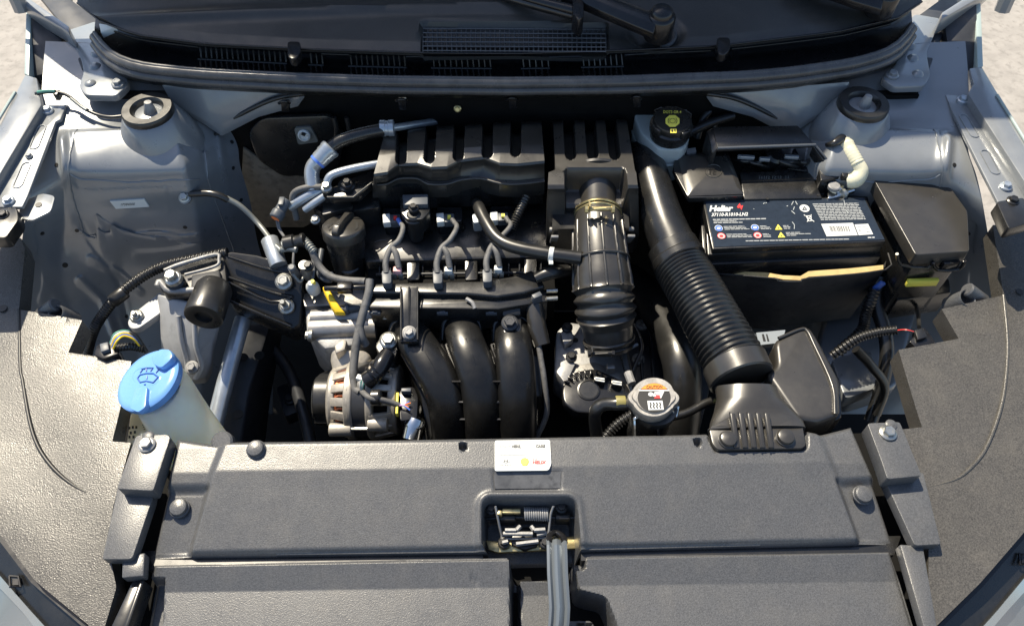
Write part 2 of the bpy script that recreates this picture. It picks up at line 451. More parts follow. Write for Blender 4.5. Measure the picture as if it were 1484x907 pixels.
for side, mr in ((0, False), (1, True)):
    rows = [mir(r) if mr else r for r in WR]
    nm = 'inner_wing'
    sheet(nm, rows, 130, 170, PAINT, body, dz=wing_dz(mr), smooth=2, ang=60)
    SURF['wing%d' % side] = SURF[nm]
    Q = (lambda x: MX-x) if mr else (lambda x: x)
    W_ = 'wing%d' % side
    # strut tower
    sx, sy = ((213, 158) if not mr else (1252, 149))
    c = P(sx, sy, .118)
    m = MB(); m.lathe(c-V(0, 0, .118), (0, 0, 1), [(.036, .112), (.040, .107), (.045, .098), (.051, .084), (.058, .066), (.064, .045), (.068, .01)], 48)
    tw = m.obj('strut_tower', PAINT, body, ang=60)
    m = MB(); m.lathe(c, (0, 0, 1), [(.026, -.012), (.036, -.012), (.0375, -.008), (.0375, -.001), (.0355, .002), (.0245, .002), (.0205, -.003), (.0200, -.012), (.0, -.012)], 40)
    mt = m.obj('strut_mount', RUB, tw, ang=40)
    m = MB()
    for k in range(26):
        a = 2*math.pi*k/26; m.box(c+V(.036*math.cos(a), .036*math.sin(a), -.0125), .004, .004, .003)
    m.obj('mount_teeth', RUB, tw)
    m = MB(); m.lathe(c+V(.002, 0, -.012), (.1, .1, 1), [(.010, 0), (.0095, .006), (.0060, .020), (.0052, .023), (.0, .0235)], 12)
    m.obj('strut_nut', ALUD, tw, ang=25)
    # bolt-on fender plate
    pl = [(61, 152), (96, 152), (88, 173), (81, 176), (40, 284), (32, 300), (-8, 300), (0, 251)] if not mr else [(1370, 137), (1402, 139), (1415, 162), (1484, 268), (1492, 300), (1446, 293), (1380, 161)]
    m = MB(); m.prism(flat(pl, .098), .006)
    fp = m.obj('fender_plate', PAINT, body, bevel=.0018)
    m = MB()
    for (ax_, ay, bx, by) in (((60, 186, 50, 212), (38, 240, 26, 268)) if not mr else ((1397, 170, 1412, 195), (1428, 222, 1442, 248))):
        A = P(ax_, ay, .0985); B = P(bx, by, .0985); d = (B-A).normalized(); s = Vector((-d.y, d.x, 0))*.0062
        ring = []
        for e, c0 in ((1, B), (-1, A)):
            for k in range(7):
                t = -math.pi/2+math.pi*k/6; ring.append(c0+s*(-e*math.sin(t))+d*(e*.0062*math.cos(t)))
        m.tube(ring+[ring[0]], .0011, 6, 1, cap=False)
    m.obj('pressed_slot', PAINT, fp)
    for b in (((69, 160), (12, 291), (42, 226)) if not mr else ((1395, 145), (1458, 270))):
        bolt(fp, P(b[0], b[1], .1005), .0058 if b[0] != 42 else .0035, mat=PAINT if b[0] == 42 else PIPE)
    # fender flange + raised end
    fl = [(36, 108), (53, 113), (60, 152), (0, 252), (-60, 350), (-120, 350), (0, 180)] if not mr else [(1423, 96), (1405, 99), (1411, 122), (1403, 136), (1484, 262), (1545, 360), (1620, 360), (1484, 199)]
    m = MB(); m.prism(flat(fl, .112), .02); m.obj('fender_flange', PAINT, body, bevel=.002)
    ln = [(22, 134), (-60, 270)] if not mr else [(1445, 138), (1545, 300)]
    m = MB(); m.tube([P(x, y, .113) for x, y in ln], .0022, 8, 1); m.obj('flange_bead', PALE, body)
    wl = [(38, 8), (45, 12), (42, 110), (35, 107)] if not mr else [(1413, -4), (1421, -6), (1425, 96), (1417, 99)]
    m = MB(); m.prism([P(x, y, .135-(.025*(y/108.))) for x, y in wl], .05); m.obj('fender_edge', PALE, body, bevel=.001)
    wi = [(47, 10), (92, 38), (84, 100), (70, 118), (62, 108), (42, 112)] if not mr else [(1415, -3), (1368, 26), (1374, 70), (1385, 86), (1402, 104), (1418, 99)]
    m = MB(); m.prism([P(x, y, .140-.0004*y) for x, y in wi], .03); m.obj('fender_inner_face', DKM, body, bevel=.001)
    # hinge plate with three pressed dimples
    hp = [(97, 44), (118, 88), (121, 106), (113, 125), (123, 138), (168, 139), (186, 122), (184, 112), (165, 102), (163, 78), (152, 46), (140, 30)] if not mr else \
         [(1365, 27), (1343, 76), (1349, 109), (1340, 125), (1296, 126), (1279, 115), (1282, 104), (1298, 96), (1302, 70), (1310, 40), (1325, 20)]
    m = MB(); m.prism(flat(rounded(hp, 6, 3), .120), .012); hg = m.obj('hinge_plate', PAINT, body, bevel=.0022)
    for (x, y) in (((141, 80), (139, 98), (132, 123)) if not mr else ((1318, 69), (1322, 86), (1329, 109))):
        m = MB(); m.lathe(P(x, y, .118), (.2 if not mr else -.2, 0, 1), [(.0095, 0), (.008, .0035), (.005, .0058), (.0, .0066)], 20); m.obj('dimple', PAINT, hg, ang=60)
    bolt(hg, P(171, 122, .122) if not mr else P(1293, 109, .122), .0068, mat=PAINT)
    hb = [(26, -14), (100, 38), (100, 48), (88, 40), (34, 8), (18, -14)] if not mr else [(1440, -30), (1365, 18), (1364, 28), (1376, 22), (1428, -8), (1450, -30)]
    m = MB(); m.prism(flat(hb, .15), .03); m.obj('hinge_arm', PAINT, body, bevel=.003)
    # pillar wall behind the hinge
    pw = [(100, -25), (103, 0), (147, 32), (150, 60), (166, 100), (118, 100), (96, 44), (40, -25)]
    pw = mir(pw) if mr else pw
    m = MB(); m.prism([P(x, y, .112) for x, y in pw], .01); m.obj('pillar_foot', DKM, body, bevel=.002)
    # lap edges of the pressed panels and their spot welds
    for pth in ([(112, 188), (106, 225), (104, 256), (110, 300), (116, 332), (140, 348)], [(296, 205), (300, 258), (322, 318), (338, 360), (352, 420)], [(106, 259), (180, 260), (290, 256)]):
        q = resample([(Q(x), y) for x, y in pth], 40); m = MB(); m.tube([on(W_, x, y)+normal_at(W_, x, y)*.0003 for x, y in q], .0012, 6, 1); m.obj('panel_lap', PAINT, body, ang=60)
    for k in range(9):
        for (xa, ya, xb, yb) in ((312, 200, 340, 330), (120, 268, 285, 264)):
            x = Q(xa+(xb-xa)*k/8); y = ya+(yb-ya)*k/8; disc(body, on(W_, x, y), .0026, normal_at(W_, x, y), PAINT, 'spot_weld', .0004)
    # drilled holes
    for (x, y) in ((336, 206), (338, 244), (265, 323), (113, 336), (82, 240), (94, 384), (181, 455), (66, 345), (350, 290)):
        X_ = Q(x); p = on(W_, X_, y); disc(body, p, .0032 if y != 384 else .0042, normal_at(W_, X_, y), BKP)
    # cowl side panel: light painted metal with a black seal line
    cs = [(232, 118), (330, 126), (440, 132), (430, 146), (372, 162), (318, 190), (292, 172), (250, 150)]
    cs = mir(cs) if mr else cs
    m = MB(); m.prism([P(x, y, .125-(.001*(y-118))) for x, y in cs], .012); m.obj('cowl_side_panel', PAINT, body, bevel=.002)
    sl_ = [(440, 136), (400, 143), (360, 160), (330, 178), (312, 196)]
    sl_ = mir(sl_) if mr else sl_
    m = MB(); m.tube([P(x, y, .112-.0012*(y-136)) for x, y in sl_], .0035, 8, 6); m.obj('panel_seal', RUB, body, ang=60)

# tan bracket and rubber hook on the left wing, small hook right
m = MB(); m.prism(flat(rounded([(30, 292), (62, 280), (80, 284), (74, 306), (46, 320), (26, 316)], 5, 3), .085), .004)
b_ = m.obj('wing_bracket', PAINT, body, bevel=.001)
disc(b_, P(56, 297, .0856), .0045, (0, 0, 1), BKP)
m = MB(); m.prism(flat(rounded([(1444, 292), (1484, 286), (1500, 320), (1462, 332)], 5, 3), .108), .02); b_ = m.obj('bumper_bracket', SAT, body, bevel=.002); bolt(b_, P(1468, 291, .108), .0058, mat=BLKB)
m = MB(); m.prism(flat(rounded([(-20, 302), (24, 300), (27, 318), (8, 345), (-20, 345)], 5, 3), .10), .02); b_ = m.obj('bumper_bracket', SAT, body, bevel=.002); bolt(b_, P(5, 312, .10), .0055, mat=BLKB)

# firewall and bay floor
m = MB(); m.box((0, .535, -.18), 1.25, .012, .56); fw = m.obj('firewall', BLK, body)
m = MB(); m.box((0, .20, -.50), 1.9, 1.2, .01); m.obj('splash_tray', BLK, body)
m = MB(); m.box((0, -.16, -.30), 1.2, .012, .40); m.obj('radiator_panel', BLK, body)
# tan insulation, black rubber bung panel with white plug
m = MB(); m.slab([PY(x, y, .522) for x, y in ((352, 214), (405, 250), (470, 262), (500, 300), (440, 330), (372, 330), (350, 260))], (0, -1, .1), .006)
m.obj('insulation_mat', TAN, body, bevel=.002)
m = MB(); m.slab([PY(x, y, .512) for x, y in rounded([(358, 192), (378, 172), (480, 168), (500, 200), (490, 250), (410, 258), (372, 232)], 12, 4)], (0, -1, .1), .012)
rp = m.obj('firewall_cover', SAT, body, bevel=.004)
m = MB(); m.slab([PY(x, y, .508) for x, y in rounded([(426, 186), (450, 184), (462, 206), (432, 210)], 4, 3)], (0, -1, .1), .004); m.obj('cover_pad', GRYM, rp)
m = MB(); m.lathe(PY(441, 196, .506), (0, -1, .25), [(.010, 0), (.010, .003), (.0075, .005), (.006, .002), (0, .002)], 20); m.obj('plug', WHT, rp)
m = MB(); m.box(PY(440, 193, .504), .006, .01, .003, Matrix.Rotation(.6, 3, 'Y')); m.obj('plug_slot', BKP, rp)
m = MB()
for x in (488, 506): m.tube([PY(x-4, 170, .512), PY(x, 190, .508), PY(x-3, 210, .510)], .004, 8, 4)
m.obj('rubber_rib', RUB, body)
for (x, y) in ((412, 155), (582, 152), (742, 150), (922, 148)):
    m = MB(); m.slab([PY(a, b, .50) for a, b in ((x-5, y-6), (x+6, y-6), (x+7, y+8), (x-4, y+8))], (0, -1, .2), .01)
    m.tube([PY(x-8, y-5, .495), PY(x, y-8, .49), PY(x+8, y-5, .495)], .0025, 8, 3); m.obj('harness_clip', GLO, body, bevel=.0008)
bolt(body, PY(663, 158, .525), .004, (0, -1, .4), ZNY)
# chassis rails deep in the bay
m = MB(); m.loft([[P(x, y, z) for x, y, z in r] for r in (
    [(352, 470, -.16), (392, 470, -.17), (410, 480, -.26), (356, 480, -.26)], [(318, 560, -.20), (362, 565, -.21), (392, 580, -.30), (320, 580, -.30)], [(290, 660, -.24), (345, 665, -.25), (380, 690, -.34), (290, 690, -.34)])])
rl = m.obj('chassis_rail', DKM, body, bevel=.004, label='dark painted rail below the engine mount')
for (x, y, z) in ((376, 515, -.178), (352, 518, -.178), (345, 600, -.215)): disc(rl, P(x, y, z+.006), .008, (.1, 0, 1), BKP)
m = MB(); m.tube(pp((352, 462, -.11), (330, 540, -.13), (305, 640, -.16)), [.0125, .0125, .0125], 16, 4); m.obj('alloy_tube', PIPE, body, ang=60)
m = MB()
m.prism([P(x, y, z) for x, y, z in ((1205, 440, -.18), (1290, 420, -.16), (1330, 450, -.16), (1300, 560, -.2), (1235, 580, -.22), (1180, 520, -.22))], .05)
rr = m.obj('chassis_rail', PAINT, body, bevel=.008, label='blue grey rail below the fuse box')
disc(rr, P(1225, 545, -.205), .004, (0, 0, 1), BKP)
m = MB(); m.lathe(P(1318, 437, -.165), (0, 0, 1), [(.018, 0), (.018, .008), (.013, .012), (.010, .012), (.009, .006), (0, .006)], 24); m.obj('rail_boss', PAINT, rr)
m = MB(); m.prism(flat(rounded([(1205, 520), (1262, 505), (1275, 560), (1225, 578)], 8, 3), -.17), .03); m.obj('rail_bracket', PAINT, rr, bevel=.004)

# ------------------------------------------------------------------ bonnet (raised, above the picture) and windscreen
hd = thing('open_hood', 'raised grey hood propped open above the engine bay', 'hood', (0, .70, .225))
hn = Vector((0, math.cos(R(70)), math.sin(R(70))))         # direction from hinge to front edge
def hpt(x, s, d=0.): return Vector((x, .70, .225)) + hn*s + Vector((0, math.sin(R(70)), -math.cos(R(70))))*d
m = MB(); m.loft([[hpt(x, s, d) for x, d in ((-wd, 0), (-wd*.5, .014), (0, .018), (wd*.5, .014), (wd, 0), (wd, -.006), (wd*.5, .008), (0, .012), (-wd*.5, .008), (-wd, -.006))] for s, wd in ((0, .82), (.4, .85), (.75, .80), (.86, .64))])
m.obj('hood_skin', PAINTO, hd, ang=50)
m = MB()
for x in (-.45, -.15, .15, .45): m.tube([hpt(x, .05, -.01), hpt(x*.9, .72, -.01)], .02, 8, 1)
m.tube([hpt(-.58, .05, -.01), hpt(.58, .05, -.01)], .02, 8, 1); m.tube([hpt(-.55, .74, -.01), hpt(.55, .74, -.01)], .02, 8, 1)
m.obj('hood_inner_frame', PAINT, hd, ang=50)
for s in (-1, 1):
    m = MB(); m.tube([V(s*.79, .69, .14), V(s*.79, .70, .20), hpt(s*.79, .03)], .012, 8, 3); m.obj('hood_hinge', PAINT, hd)
m = MB(); m.loft([[V(x, .78+.10*(1-(x/.72)**2), .218), V(x*.9, 1.2, .56)] for x in np.linspace(-.70, .70, 15)], closed=False)
m.obj('windshield', GLS, label='dark windshield glass rising behind the cowl panel', cat='windshield', ang=60)

# ================================================================== cowl
cw = thing('cowl_panel', 'wide black plastic cowl panel with vents and rubber front seal', 'cowl', P(742, 119, .12))
UP = [(137, 52), (146, 66), (157, 78), (178, 90), (210, 98), (290, 106), (430, 113), (560, 117), (742, 119), (900, 117), (1084, 110), (1150, 104), (1233, 92), (1282, 79), (1304, 66), (1314, 54), (1322, 40)]
ED = [(112, 4), (146, 31), (198, 50), (298, 63), (400, 68), (450, 71), (615, 76), (750, 77), (885, 73), (1041, 66), (1084, 61), (1216, 45), (1302, 25), (1336, 2)]
U2 = resample(UP, 60); E2 = resample(ED, 60)
# soft bulb seal, two rolls
def roll(dy, z, r, name, flatn=1.0):
    q = smoothrow([(x, y+dy) for x, y in UP], 70, 1)
    m = MB(); m.tube([P(x, y, z) for x, y in q], r, 14, 1, flat=flatn)
    return m.obj(name, SEAL, cw, ang=70)
roll(-4, .158, .0035, 'seal_lip'); roll(2, .152, .0075, 'seal_roll'); roll(13, .142, .0065, 'seal_roll')
sheet('seal_skirt', [[(x, y+10, .148) for x, y in U2], [(x, y+20, .132) for x, y in U2], [(x, y+24, .115) for x, y in U2]], 60, 6, RUB, cw)
# trough
sheet('cowl_trough', [[(x, y-4, .150) for x, y in U2], [(x, y*.8+e*.2-2, .134) for (x, y), (_, e) in zip(U2, E2)], [(x, y*.15+e*.85+2, .140) for (x, y), (_, e) in zip(U2, E2)], [(*e, .170) for e in E2]], 80, 16, GLO, cw, smooth=1)
# upper deck under the windscreen
def deck_dz(X, Y):
    d = np.zeros_like(X)
    d -= .012*sst(3, -2, sd_poly([(612, 33), (880, 36), (878, 76), (612, 76)], X, Y))
    d -= .010*sst(10, -6, np.hypot((X-952)/1.0, (Y-48)/.62)-34)
    d += .006*np.exp(-((Y-10-.00006*(X-742)**2)/7)**2)*sst(950, 700, X)
    d -= .0035*sst(4, 0, sd_poly([(112, 4), (146, 31), (298, 63), (615, 76), (885, 73), (1041, 66), (1216, 45), (1336, 2), (1336, -30), (112, -30)], X, Y)+4)*0
    d += .0012*np.sin(X/90.)*np.sin(Y/20.)
    return d
sheet('cowl_deck', [[(*e, .1725) for e in E2], [(x, e-14, .178) for x, e in E2], [(x*.985+11, e*.45-14, .188) for x, e in E2], [(x*.95+37, -70, .215) for x, e in E2]], 260, 46, DECK, cw, dz=deck_dz, skirt=.006)
m = MB(); m.tube([P(x, y+1, .1735) for x, y in E2], .0016, 8, 1); m.obj('deck_edge', GLO, cw, ang=60)
# fine square vent
m = MB(); zv = .1765
x0, x1 = 613, 878
for k in range(39):
    x = x0+(x1-x0)*k/38; m.tube([P(x, 35+.006*(x-742), zv), P(x, 75.5, zv-.002)], .0010, 4, 1)
for k in range(7):
    y = 36+k*6.4; m.tube([P(x0, y-.8, zv+.001), P(x1, y+.8, zv+.001)], .0010, 4, 1)
m.obj('vent_mesh', PLA, cw, label='fine square vent mesh set in the cowl deck')
m = MB(); m.prism(flat([(610, 34), (881, 36), (880, 78), (610, 78)], .167), .004); m.obj('vent_floor', BLK, cw)
# slotted grilles along the trough
def up_at(x, rows=(U2, E2)):
    a = np.interp(x, U2[:, 0], U2[:, 1]); e = np.interp(x, E2[:, 0], E2[:, 1]); return a, e
for (xa, xb) in ((290, 413), (450, 466), (508, 586), (628, 710), (758, 794), (845, 901)):
    m = MB(); n = int((xb-xa)/7.6)
    for k in range(n+1):
        x = xa+(xb-xa)*k/n; a, e = up_at(x)
        for (fa, fb, za, zb_) in ((.15, .50, .1615, .150), (.60, .84, .148, .150)):
            A = P(x, e+(a-e)*fa, za); B = P(x+1.5, e+(a-e)*fb, zb_)
            m.tube([A, B], .0012, 4, 1)
    m.obj('slot_grille', SAT, cw)
    m = MB()
    a0, e0 = up_at(xa); a1, e1 = up_at(xb)
    m.tube([P(xa-3, e0+(a0-e0)*.55, .1475), P(xb+3, e1+(a1-e1)*.55, .1475)], .0014, 6, 1); m.obj('grille_bar', SAT, cw)
for (xa, xb) in ((166, 288), (466, 506), (588, 626), (712, 756), (796, 843), (905, 1030), (1060, 1290)):
    q = [(x, up_at(x)[1]+(up_at(x)[0]-up_at(x)[1])*.17) for x in np.linspace(xa, xb, 8)]
    m = MB(); m.tube([P(x, y, .1625) for x, y in q], .0016, 6, 1); m.obj('trough_bead', GLO, cw, ang=60)
for (x, y, s) in ((425, 72, 1), (1048, 66, -1)):
    m = MB(); m.prism(flat(rounded([(x-9, y-12), (x+10, y-12), (x+11, y+4), (x+3, y+14), (x-8, y+12)], 5, 3), .186), .014)
    m.obj('deck_clip', GLO, cw, bevel=.003, seg=3)
m = MB(); m.prism([P(143, 34, .172), P(168, 38, .172), P(146, 48, .16)], .01); m.obj('end_cap', WHT, cw, bevel=.001)

# ================================================================== wipers
def wiper(cx, cy, z, A, label, blade):
    t = thing('wiper_arm', label, 'wiper', P(cx, cy, z-.03), 'wiper arms')
    m = MB(); W = [P(x, y, zz) for x, y, zz in A]
    rings = []
    for i, (p, r) in enumerate(zip(W, (.0215, .020, .018, .0165, .015))):
        d = (W[min(i+1, len(W)-1)]-W[max(i-1, 0)]); d.z = 0; d.normalize(); s = Vector((-d.y, d.x, 0))
        rings.append([p+s*r*a+V(0, 0, b) for a, b in ((-1, -.012), (-1, .0), (-.6, .008), (0, .011), (.6, .008), (1, 0), (1, -.012))])
    m.loft(rings); m.obj('arm', GLO, t, bevel=.0015, ang=45)
    m = MB(); m.lathe(P(cx, cy, z-.012), (0, -.1, 1), [(.021, -.02), (.021, .014), (.018, .018), (.0165, .0185), (.0155, .024), (.012, .0275), (0, .029)], 36); m.obj('pivot_cap', GLO, t, ang=50)
    m = MB()
    if blade:
        m.tube(pp(*blade), [.005, .006, .007, .007], 8, 3); m.obj('blade', RUB, t, ang=50)
        m = MB(); m.tube(pp(*[(x, y-7, zz+.006) for x, y, zz in blade]), [.004, .006, .008, .009], 8, 3); m.obj('blade_frame', GLO, t, ang=50)
        m = MB(); m.prism(flat([(829, -6), (847, -6), (846, 24), (838, 29), (830, 20)], .226), .03); m.obj('blade_hinge', GLO, t, bevel=.003)
    return t
wiper(956, 36, .215, [(952, 36, .208), (918, 23, .215), (890, 12, .22), (860, 0, .223), (820, -16, .226)], 'glossy black wiper arm with round pivot cap and long blade over the mesh vent', [(700, -14, .205), (745, 0, .205), (790, 12, .205), (836, 24, .205)])
wiper(1280, 2, .215, [(1276, 2, .208), (1240, -8, .215), (1210, -18, .22), (1180, -28, .222), (1150, -40, .224)], 'second black wiper arm with its pivot cap at the cowl end', None)
m = MB(); m.tube([P(x, y, .172) for x, y in ((958, 68), (972, 64), (979, 52), (976, 42))], .003, 8, 4); m.obj('pivot_rim', PLA, cw)

# ================================================================== front cover
LU = [(254, 631), (236, 709), (213, 804)]; RU = [(1237, 614), (1271, 689), (1302, 783)]
PIT = rounded([(702, 724), (832, 724), (840, 800), (826, 812), (745, 818), (701, 792)], 12, 5)
CHN = rounded([(741, 796), (829, 796), (836, 856), (876, 866), (890, 900), (893, 925), (742, 925)], 8, 5)
DUCT = [(1027, 600), (1170, 600), (1170, 646), (1164, 652), (1036, 653), (1027, 636)]
OUT_U = [(254, 631), (312, 640), (335, 638), (500, 636), (742, 632), (1011, 627), (1027, 626), (1168, 622), (1190, 626), (1237, 614), (1271, 689), (1302, 783), (213, 804), (236, 709)]
def fc_dz(X, Y):
    d = np.zeros_like(X)
    # left and right margins
    tl = [(225, 600), (318, 600), (322, 642), (297, 706), (225, 708)]
    ml = [(200, 706), (299, 704), (272, 802), (190, 806)]
    tr = [(1260, 600), (1186, 600), (1190, 632), (1217, 694), (1290, 690)]
    mr_ = [(1290, 690), (1216, 695), (1248, 782), (1320, 786)]
    for q in (tl, tr): d -= .005*sst(7, -7, sd_poly(q, X, Y))
    for q in (ml, mr_): d -= .013*sst(7, -7, sd_poly(q, X, Y))
    d -= .006*sst(2, -2, sd_poly(DUCT, X, Y))
    d -= .070*sst(3.5, -3.5, sd_poly(PIT, X, Y))
    d += .0035*np.exp(-((sd_poly(PIT, X, Y)-7)/5)**2)*sst(812, 790, Y)
    e = sd_poly(OUT_U, X, Y); d -= .006*(sst(-7, 0, e))**2
    for (hx, hy) in ((671, 646), (1011, 640)): d -= .012*sst(6.5, 4.5, np.hypot(X-hx, Y-hy))
    d -= .0022*sst(3, -3, sd_poly([(713, 682), (814, 682), (812, 712), (716, 712)], X, Y))
    d += .0007*np.sin(X/140.+1)*np.sin(Y/50.)
    return d
fc = thing('front_cover', 'textured black plastic cover over the radiator support with latch opening', 'cover', P(742, 700, -.06))
rows = [[(x, y, 0.) for x, y in OUT_U[:10]]]
for yl, yr, z in ((646, 630, .001), (683, 668, -.001), (709, 689, -.006), (804, 783, -.024)):
    xl = np.interp(yl, [631, 709, 804], [254, 236, 213]); xr = np.interp(yr, [614, 689, 783], [1237, 1271, 1302])
    rows.append([(xl, yl, z), (742, (yl+yr)/2+ (3 if yl > 700 else 2), z), (xr, yr, z)])
tt = list(np.linspace(0, 1, 9)[:-1])+list(np.linspace(1, 2, 15)[:-1])+list(np.linspace(2, 3, 13)[:-1])+list(np.linspace(3, 4, 44))
sheet('upper_panel', rows, 520, 10, PLA, fc, dz=fc_dz, skirt=.03, vs_t=tt, ang=50)
OUT_L = [(222, 817), (1291, 797), (1330, 930), (200, 930)]
def fl_dz(X, Y):
    d = np.zeros_like(X)
    d -= .060*sst(3.5, -3.5, sd_poly(CHN, X, Y))
    d -= .030*sst(3, -3, sd_poly(rounded([(728, 790), (850, 790), (846, 824), (750, 824)], 5, 3), X, Y))
    d += .026*sst(3, -3, sd_poly(rounded([(752, 826), (812, 826), (812, 940), (752, 940)], 4, 3), X, Y))
    d += .028*sst(5, -5, sd_poly(rounded([(820, 884), (862, 884), (874, 905), (876, 940), (820, 940)], 6, 3), X, Y))
    for xx in (844, 857): d -= .008*sst(1.5, -1.5, sd_poly([(xx-4, 892), (xx+4, 892), (xx+4, 940), (xx-4, 940)], X, Y))
    e = sd_poly(OUT_L, X, Y); d -= .005*(sst(-6, 0, e))**2
    d -= .020*sst(3, -3, sd_poly([(190, 838), (237, 838), (232, 930), (190, 930)], X, Y))
    for (sx, sy) in ((684, 838), (690, 842)): d -= .0015*np.exp(-(np.hypot((X-sx)/2.5, (Y-sy)/6))**2)
    return d
sheet('lower_panel', [[(222, 817, -.030), (742, 806, -.030), (1291, 798, -.030)], [(212, 858, -.042), (742, 850, -.042), (1306, 842, -.042)], [(200, 930, -.046), (742, 930, -.046), (1333, 930, -.046)]], 520, 96, PLA, fc, dz=fl_dz, skirt=.03, ang=50)
m = MB(); m.prism([P(205, 796, -.033), P(742, 788, -.033), P(1304, 774, -.033), P(1300, 806, -.033), P(742, 814, -.036), P(215, 826, -.033)], .02)
gv = MB(); gv.prism(flat([(205, 798), (700, 790), (700, 814), (215, 826)], -.038), .02); gv.prism(flat([(842, 786), (1306, 776), (1296, 804), (842, 812)], -.038), .02); gv.obj('panel_joint', SAT, fc)
for (x, y, z) in ((371, 651, .002), (260, 736, -.019), (1250, 717, -.017)): clip(fc, P(x, y, z), .0112, (0, -.1, 1))
m = MB(); m.lathe(P(322, 640, -.006), (0, -.25, 1), [(.0135, -.01), (.0135, .001), (.011, .003), (0, .003)], 20); m.obj('locating_tab', PLA, fc)
# sticker
fs = lambda x, y: P(x, y, .0022); fs2 = lambda x, y: P(x, y, .0027)
st = MB(); st.prism([P(x, y, .0022) for x, y in rounded([(717, 638), (797, 637), (799, 672), (795, 681), (717, 682)], 3, 3)], .002); st = st.obj('sticker', WHT, fc, label='white oil service sticker on the cover edge')
lettering(st, 'RIGHT', fs2, GRL, 724, 648.5, 5.2, -.03, 0, -5.6, bold=.03); lettering(st, 'HERE,', fs2, WIR, 741.5, 648.4, 5.2, -.03, 0, -5.6, bold=.05)
lettering(st, 'RIGHT', fs2, GRL, 759.5, 648.3, 5.2, -.03, 0, -5.2); lettering(st, 'CARE', fs2, WIR, 776.5, 648.2, 5.4, -.03, 0, -5.8, bold=.06)
decal(st, [[(724, 658.6), (761, 658.2), (761, 659), (724, 659.4)]], fs2, GRP)
decal(st, [ell(733, 667.2, 6.2, 3.4)], fs2, GRP, 'emblem'); decal(st, [ell(733, 667.2, 5.4, 2.8)], lambda x, y: P(x, y, .0029), WHP, 'emblem')
lettering(st, 'H', lambda x, y: P(x, y, .0031), BKP, 729.3, 669.6, 8.8, -.2, 2.2, -5.6, name='emblem', bold=.02)
lettering(st, 'HYUNDAI', fs2, WIR, 724.2, 675, 3.9, 0, 0, -3.4)
decal(st, [[(748.4, 664), (748.9, 664), (748.9, 672), (748.4, 672)]], fs2, GRL)
sh = [(760.5+6.0*math.cos(a)*(1+.05*math.cos(9*a)), 668.4-5.2*math.sin(a)*(1+.05*math.cos(9*a))) for a in np.linspace(-.55, math.pi+.55, 26)]+[(757.5, 674.5), (763.5, 674.5)]
decal(st, [sh], fs2, ORG, 'emblem'); decal(st, [[(760.5+(x-760.5)*.84, 668.6+(y-668.4)*.84) for x, y in sh]], lambda x, y: P(x, y, .0029), YELP, 'emblem')
lettering(st, 'Shell', fs2, RED, 771.5, 666.6, 3.6, 0, 0, -3.4); lettering(st, 'HELIX', fs2, RED, 771.5, 671.8, 7.2, -.1, .4, -6.2, bold=.04)
lettering(st, 'MOTOR OILS', fs2, GRP, 772, 674.8, 2.3, 0, 0, -2.2)
m = MB(); m.prism([P(x, y, z) for x, y, z in ((716, 684, -.0026), (813, 683, -.0026), (812, 707, -.0076), (717, 708, -.0076))], .002); m.obj('residue_patch', RSD, fc, label='smooth glossy patch left below the sticker')

# ------------------------------------------------------------------ side caps beside the cover
def cap_piece(top, low, step, bpos, label, foot, dx):
    t = thing('cover_side_cap', label, 'cover', P(bpos[0], bpos[1]+60, -.06), 'side caps of the front cover')
    m = MB(); m.prism(flat(rounded(top, 4, 3), .012), .024); m.obj('upper_step', PLA, t, bevel=.003, seg=3)
    m = MB(); m.prism(flat(rounded(low, 4, 3), -.008), .016); m.obj('lower_step', PLA, t, bevel=.003, seg=3)
    m = MB(); m.prism(flat(foot, -.016), .016); m.obj('foot', PLA, t, bevel=.002)
    m = MB(); m.lathe(P(bpos[0]+3, bpos[1]-10, .009), (0, 0, 1), [(.007, -.004), (.007, .004), (.005, .005)], 14); m.obj('locating_pin', PLA, t)
    bolt(t, P(*bpos, .0135), .0072, mat=ZN if dx > 0 else ALUD)
    return t
cap_piece([(197, 631), (243, 629), (247, 634), (222, 711), (169, 708)], [(172, 700), (224, 700), (221, 722), (192, 808), (186, 810), (148, 810)], [(168, 704), (222, 708), (212, 742), (164, 740)], (213, 644), 'sunlit black cap bolted beside the washer bottle', [(177, 806), (210, 800), (208, 834), (176, 837)], -1)
cap_piece([(1257, 613), (1304, 611), (1336, 689), (1286, 694), (1279, 672)], [(1280, 690), (1338, 684), (1364, 788), (1326, 790), (1322, 782)], [(1284, 688), (1338, 686), (1346, 716), (1296, 720)], (1287, 627), 'shaded black cap bolted beside the fuse box side of the cover', [(1304, 788), (1338, 790), (1358, 905), (1352, 930), (1345, 930)], 1)
m = MB(); m.prism(flat([(193, 838), (208, 842), (172, 930), (150, 930)], -.03), .03); m.prism(flat([(203, 838), (209, 840), (178, 930), (170, 930)], -.026), .03); m.obj('side_channel', SAT, label='black ribbed channel strip below the sunlit cover cap', cat='trim strip', bevel=.002)
m = MB(); m.prism(flat([(150, 640), (750, 640), (1350, 625), (1380, 930), (120, 930)], -.098), .02); m.obj('radiator_support', BLK, label='dark radiator support under the front cover', cat='support')

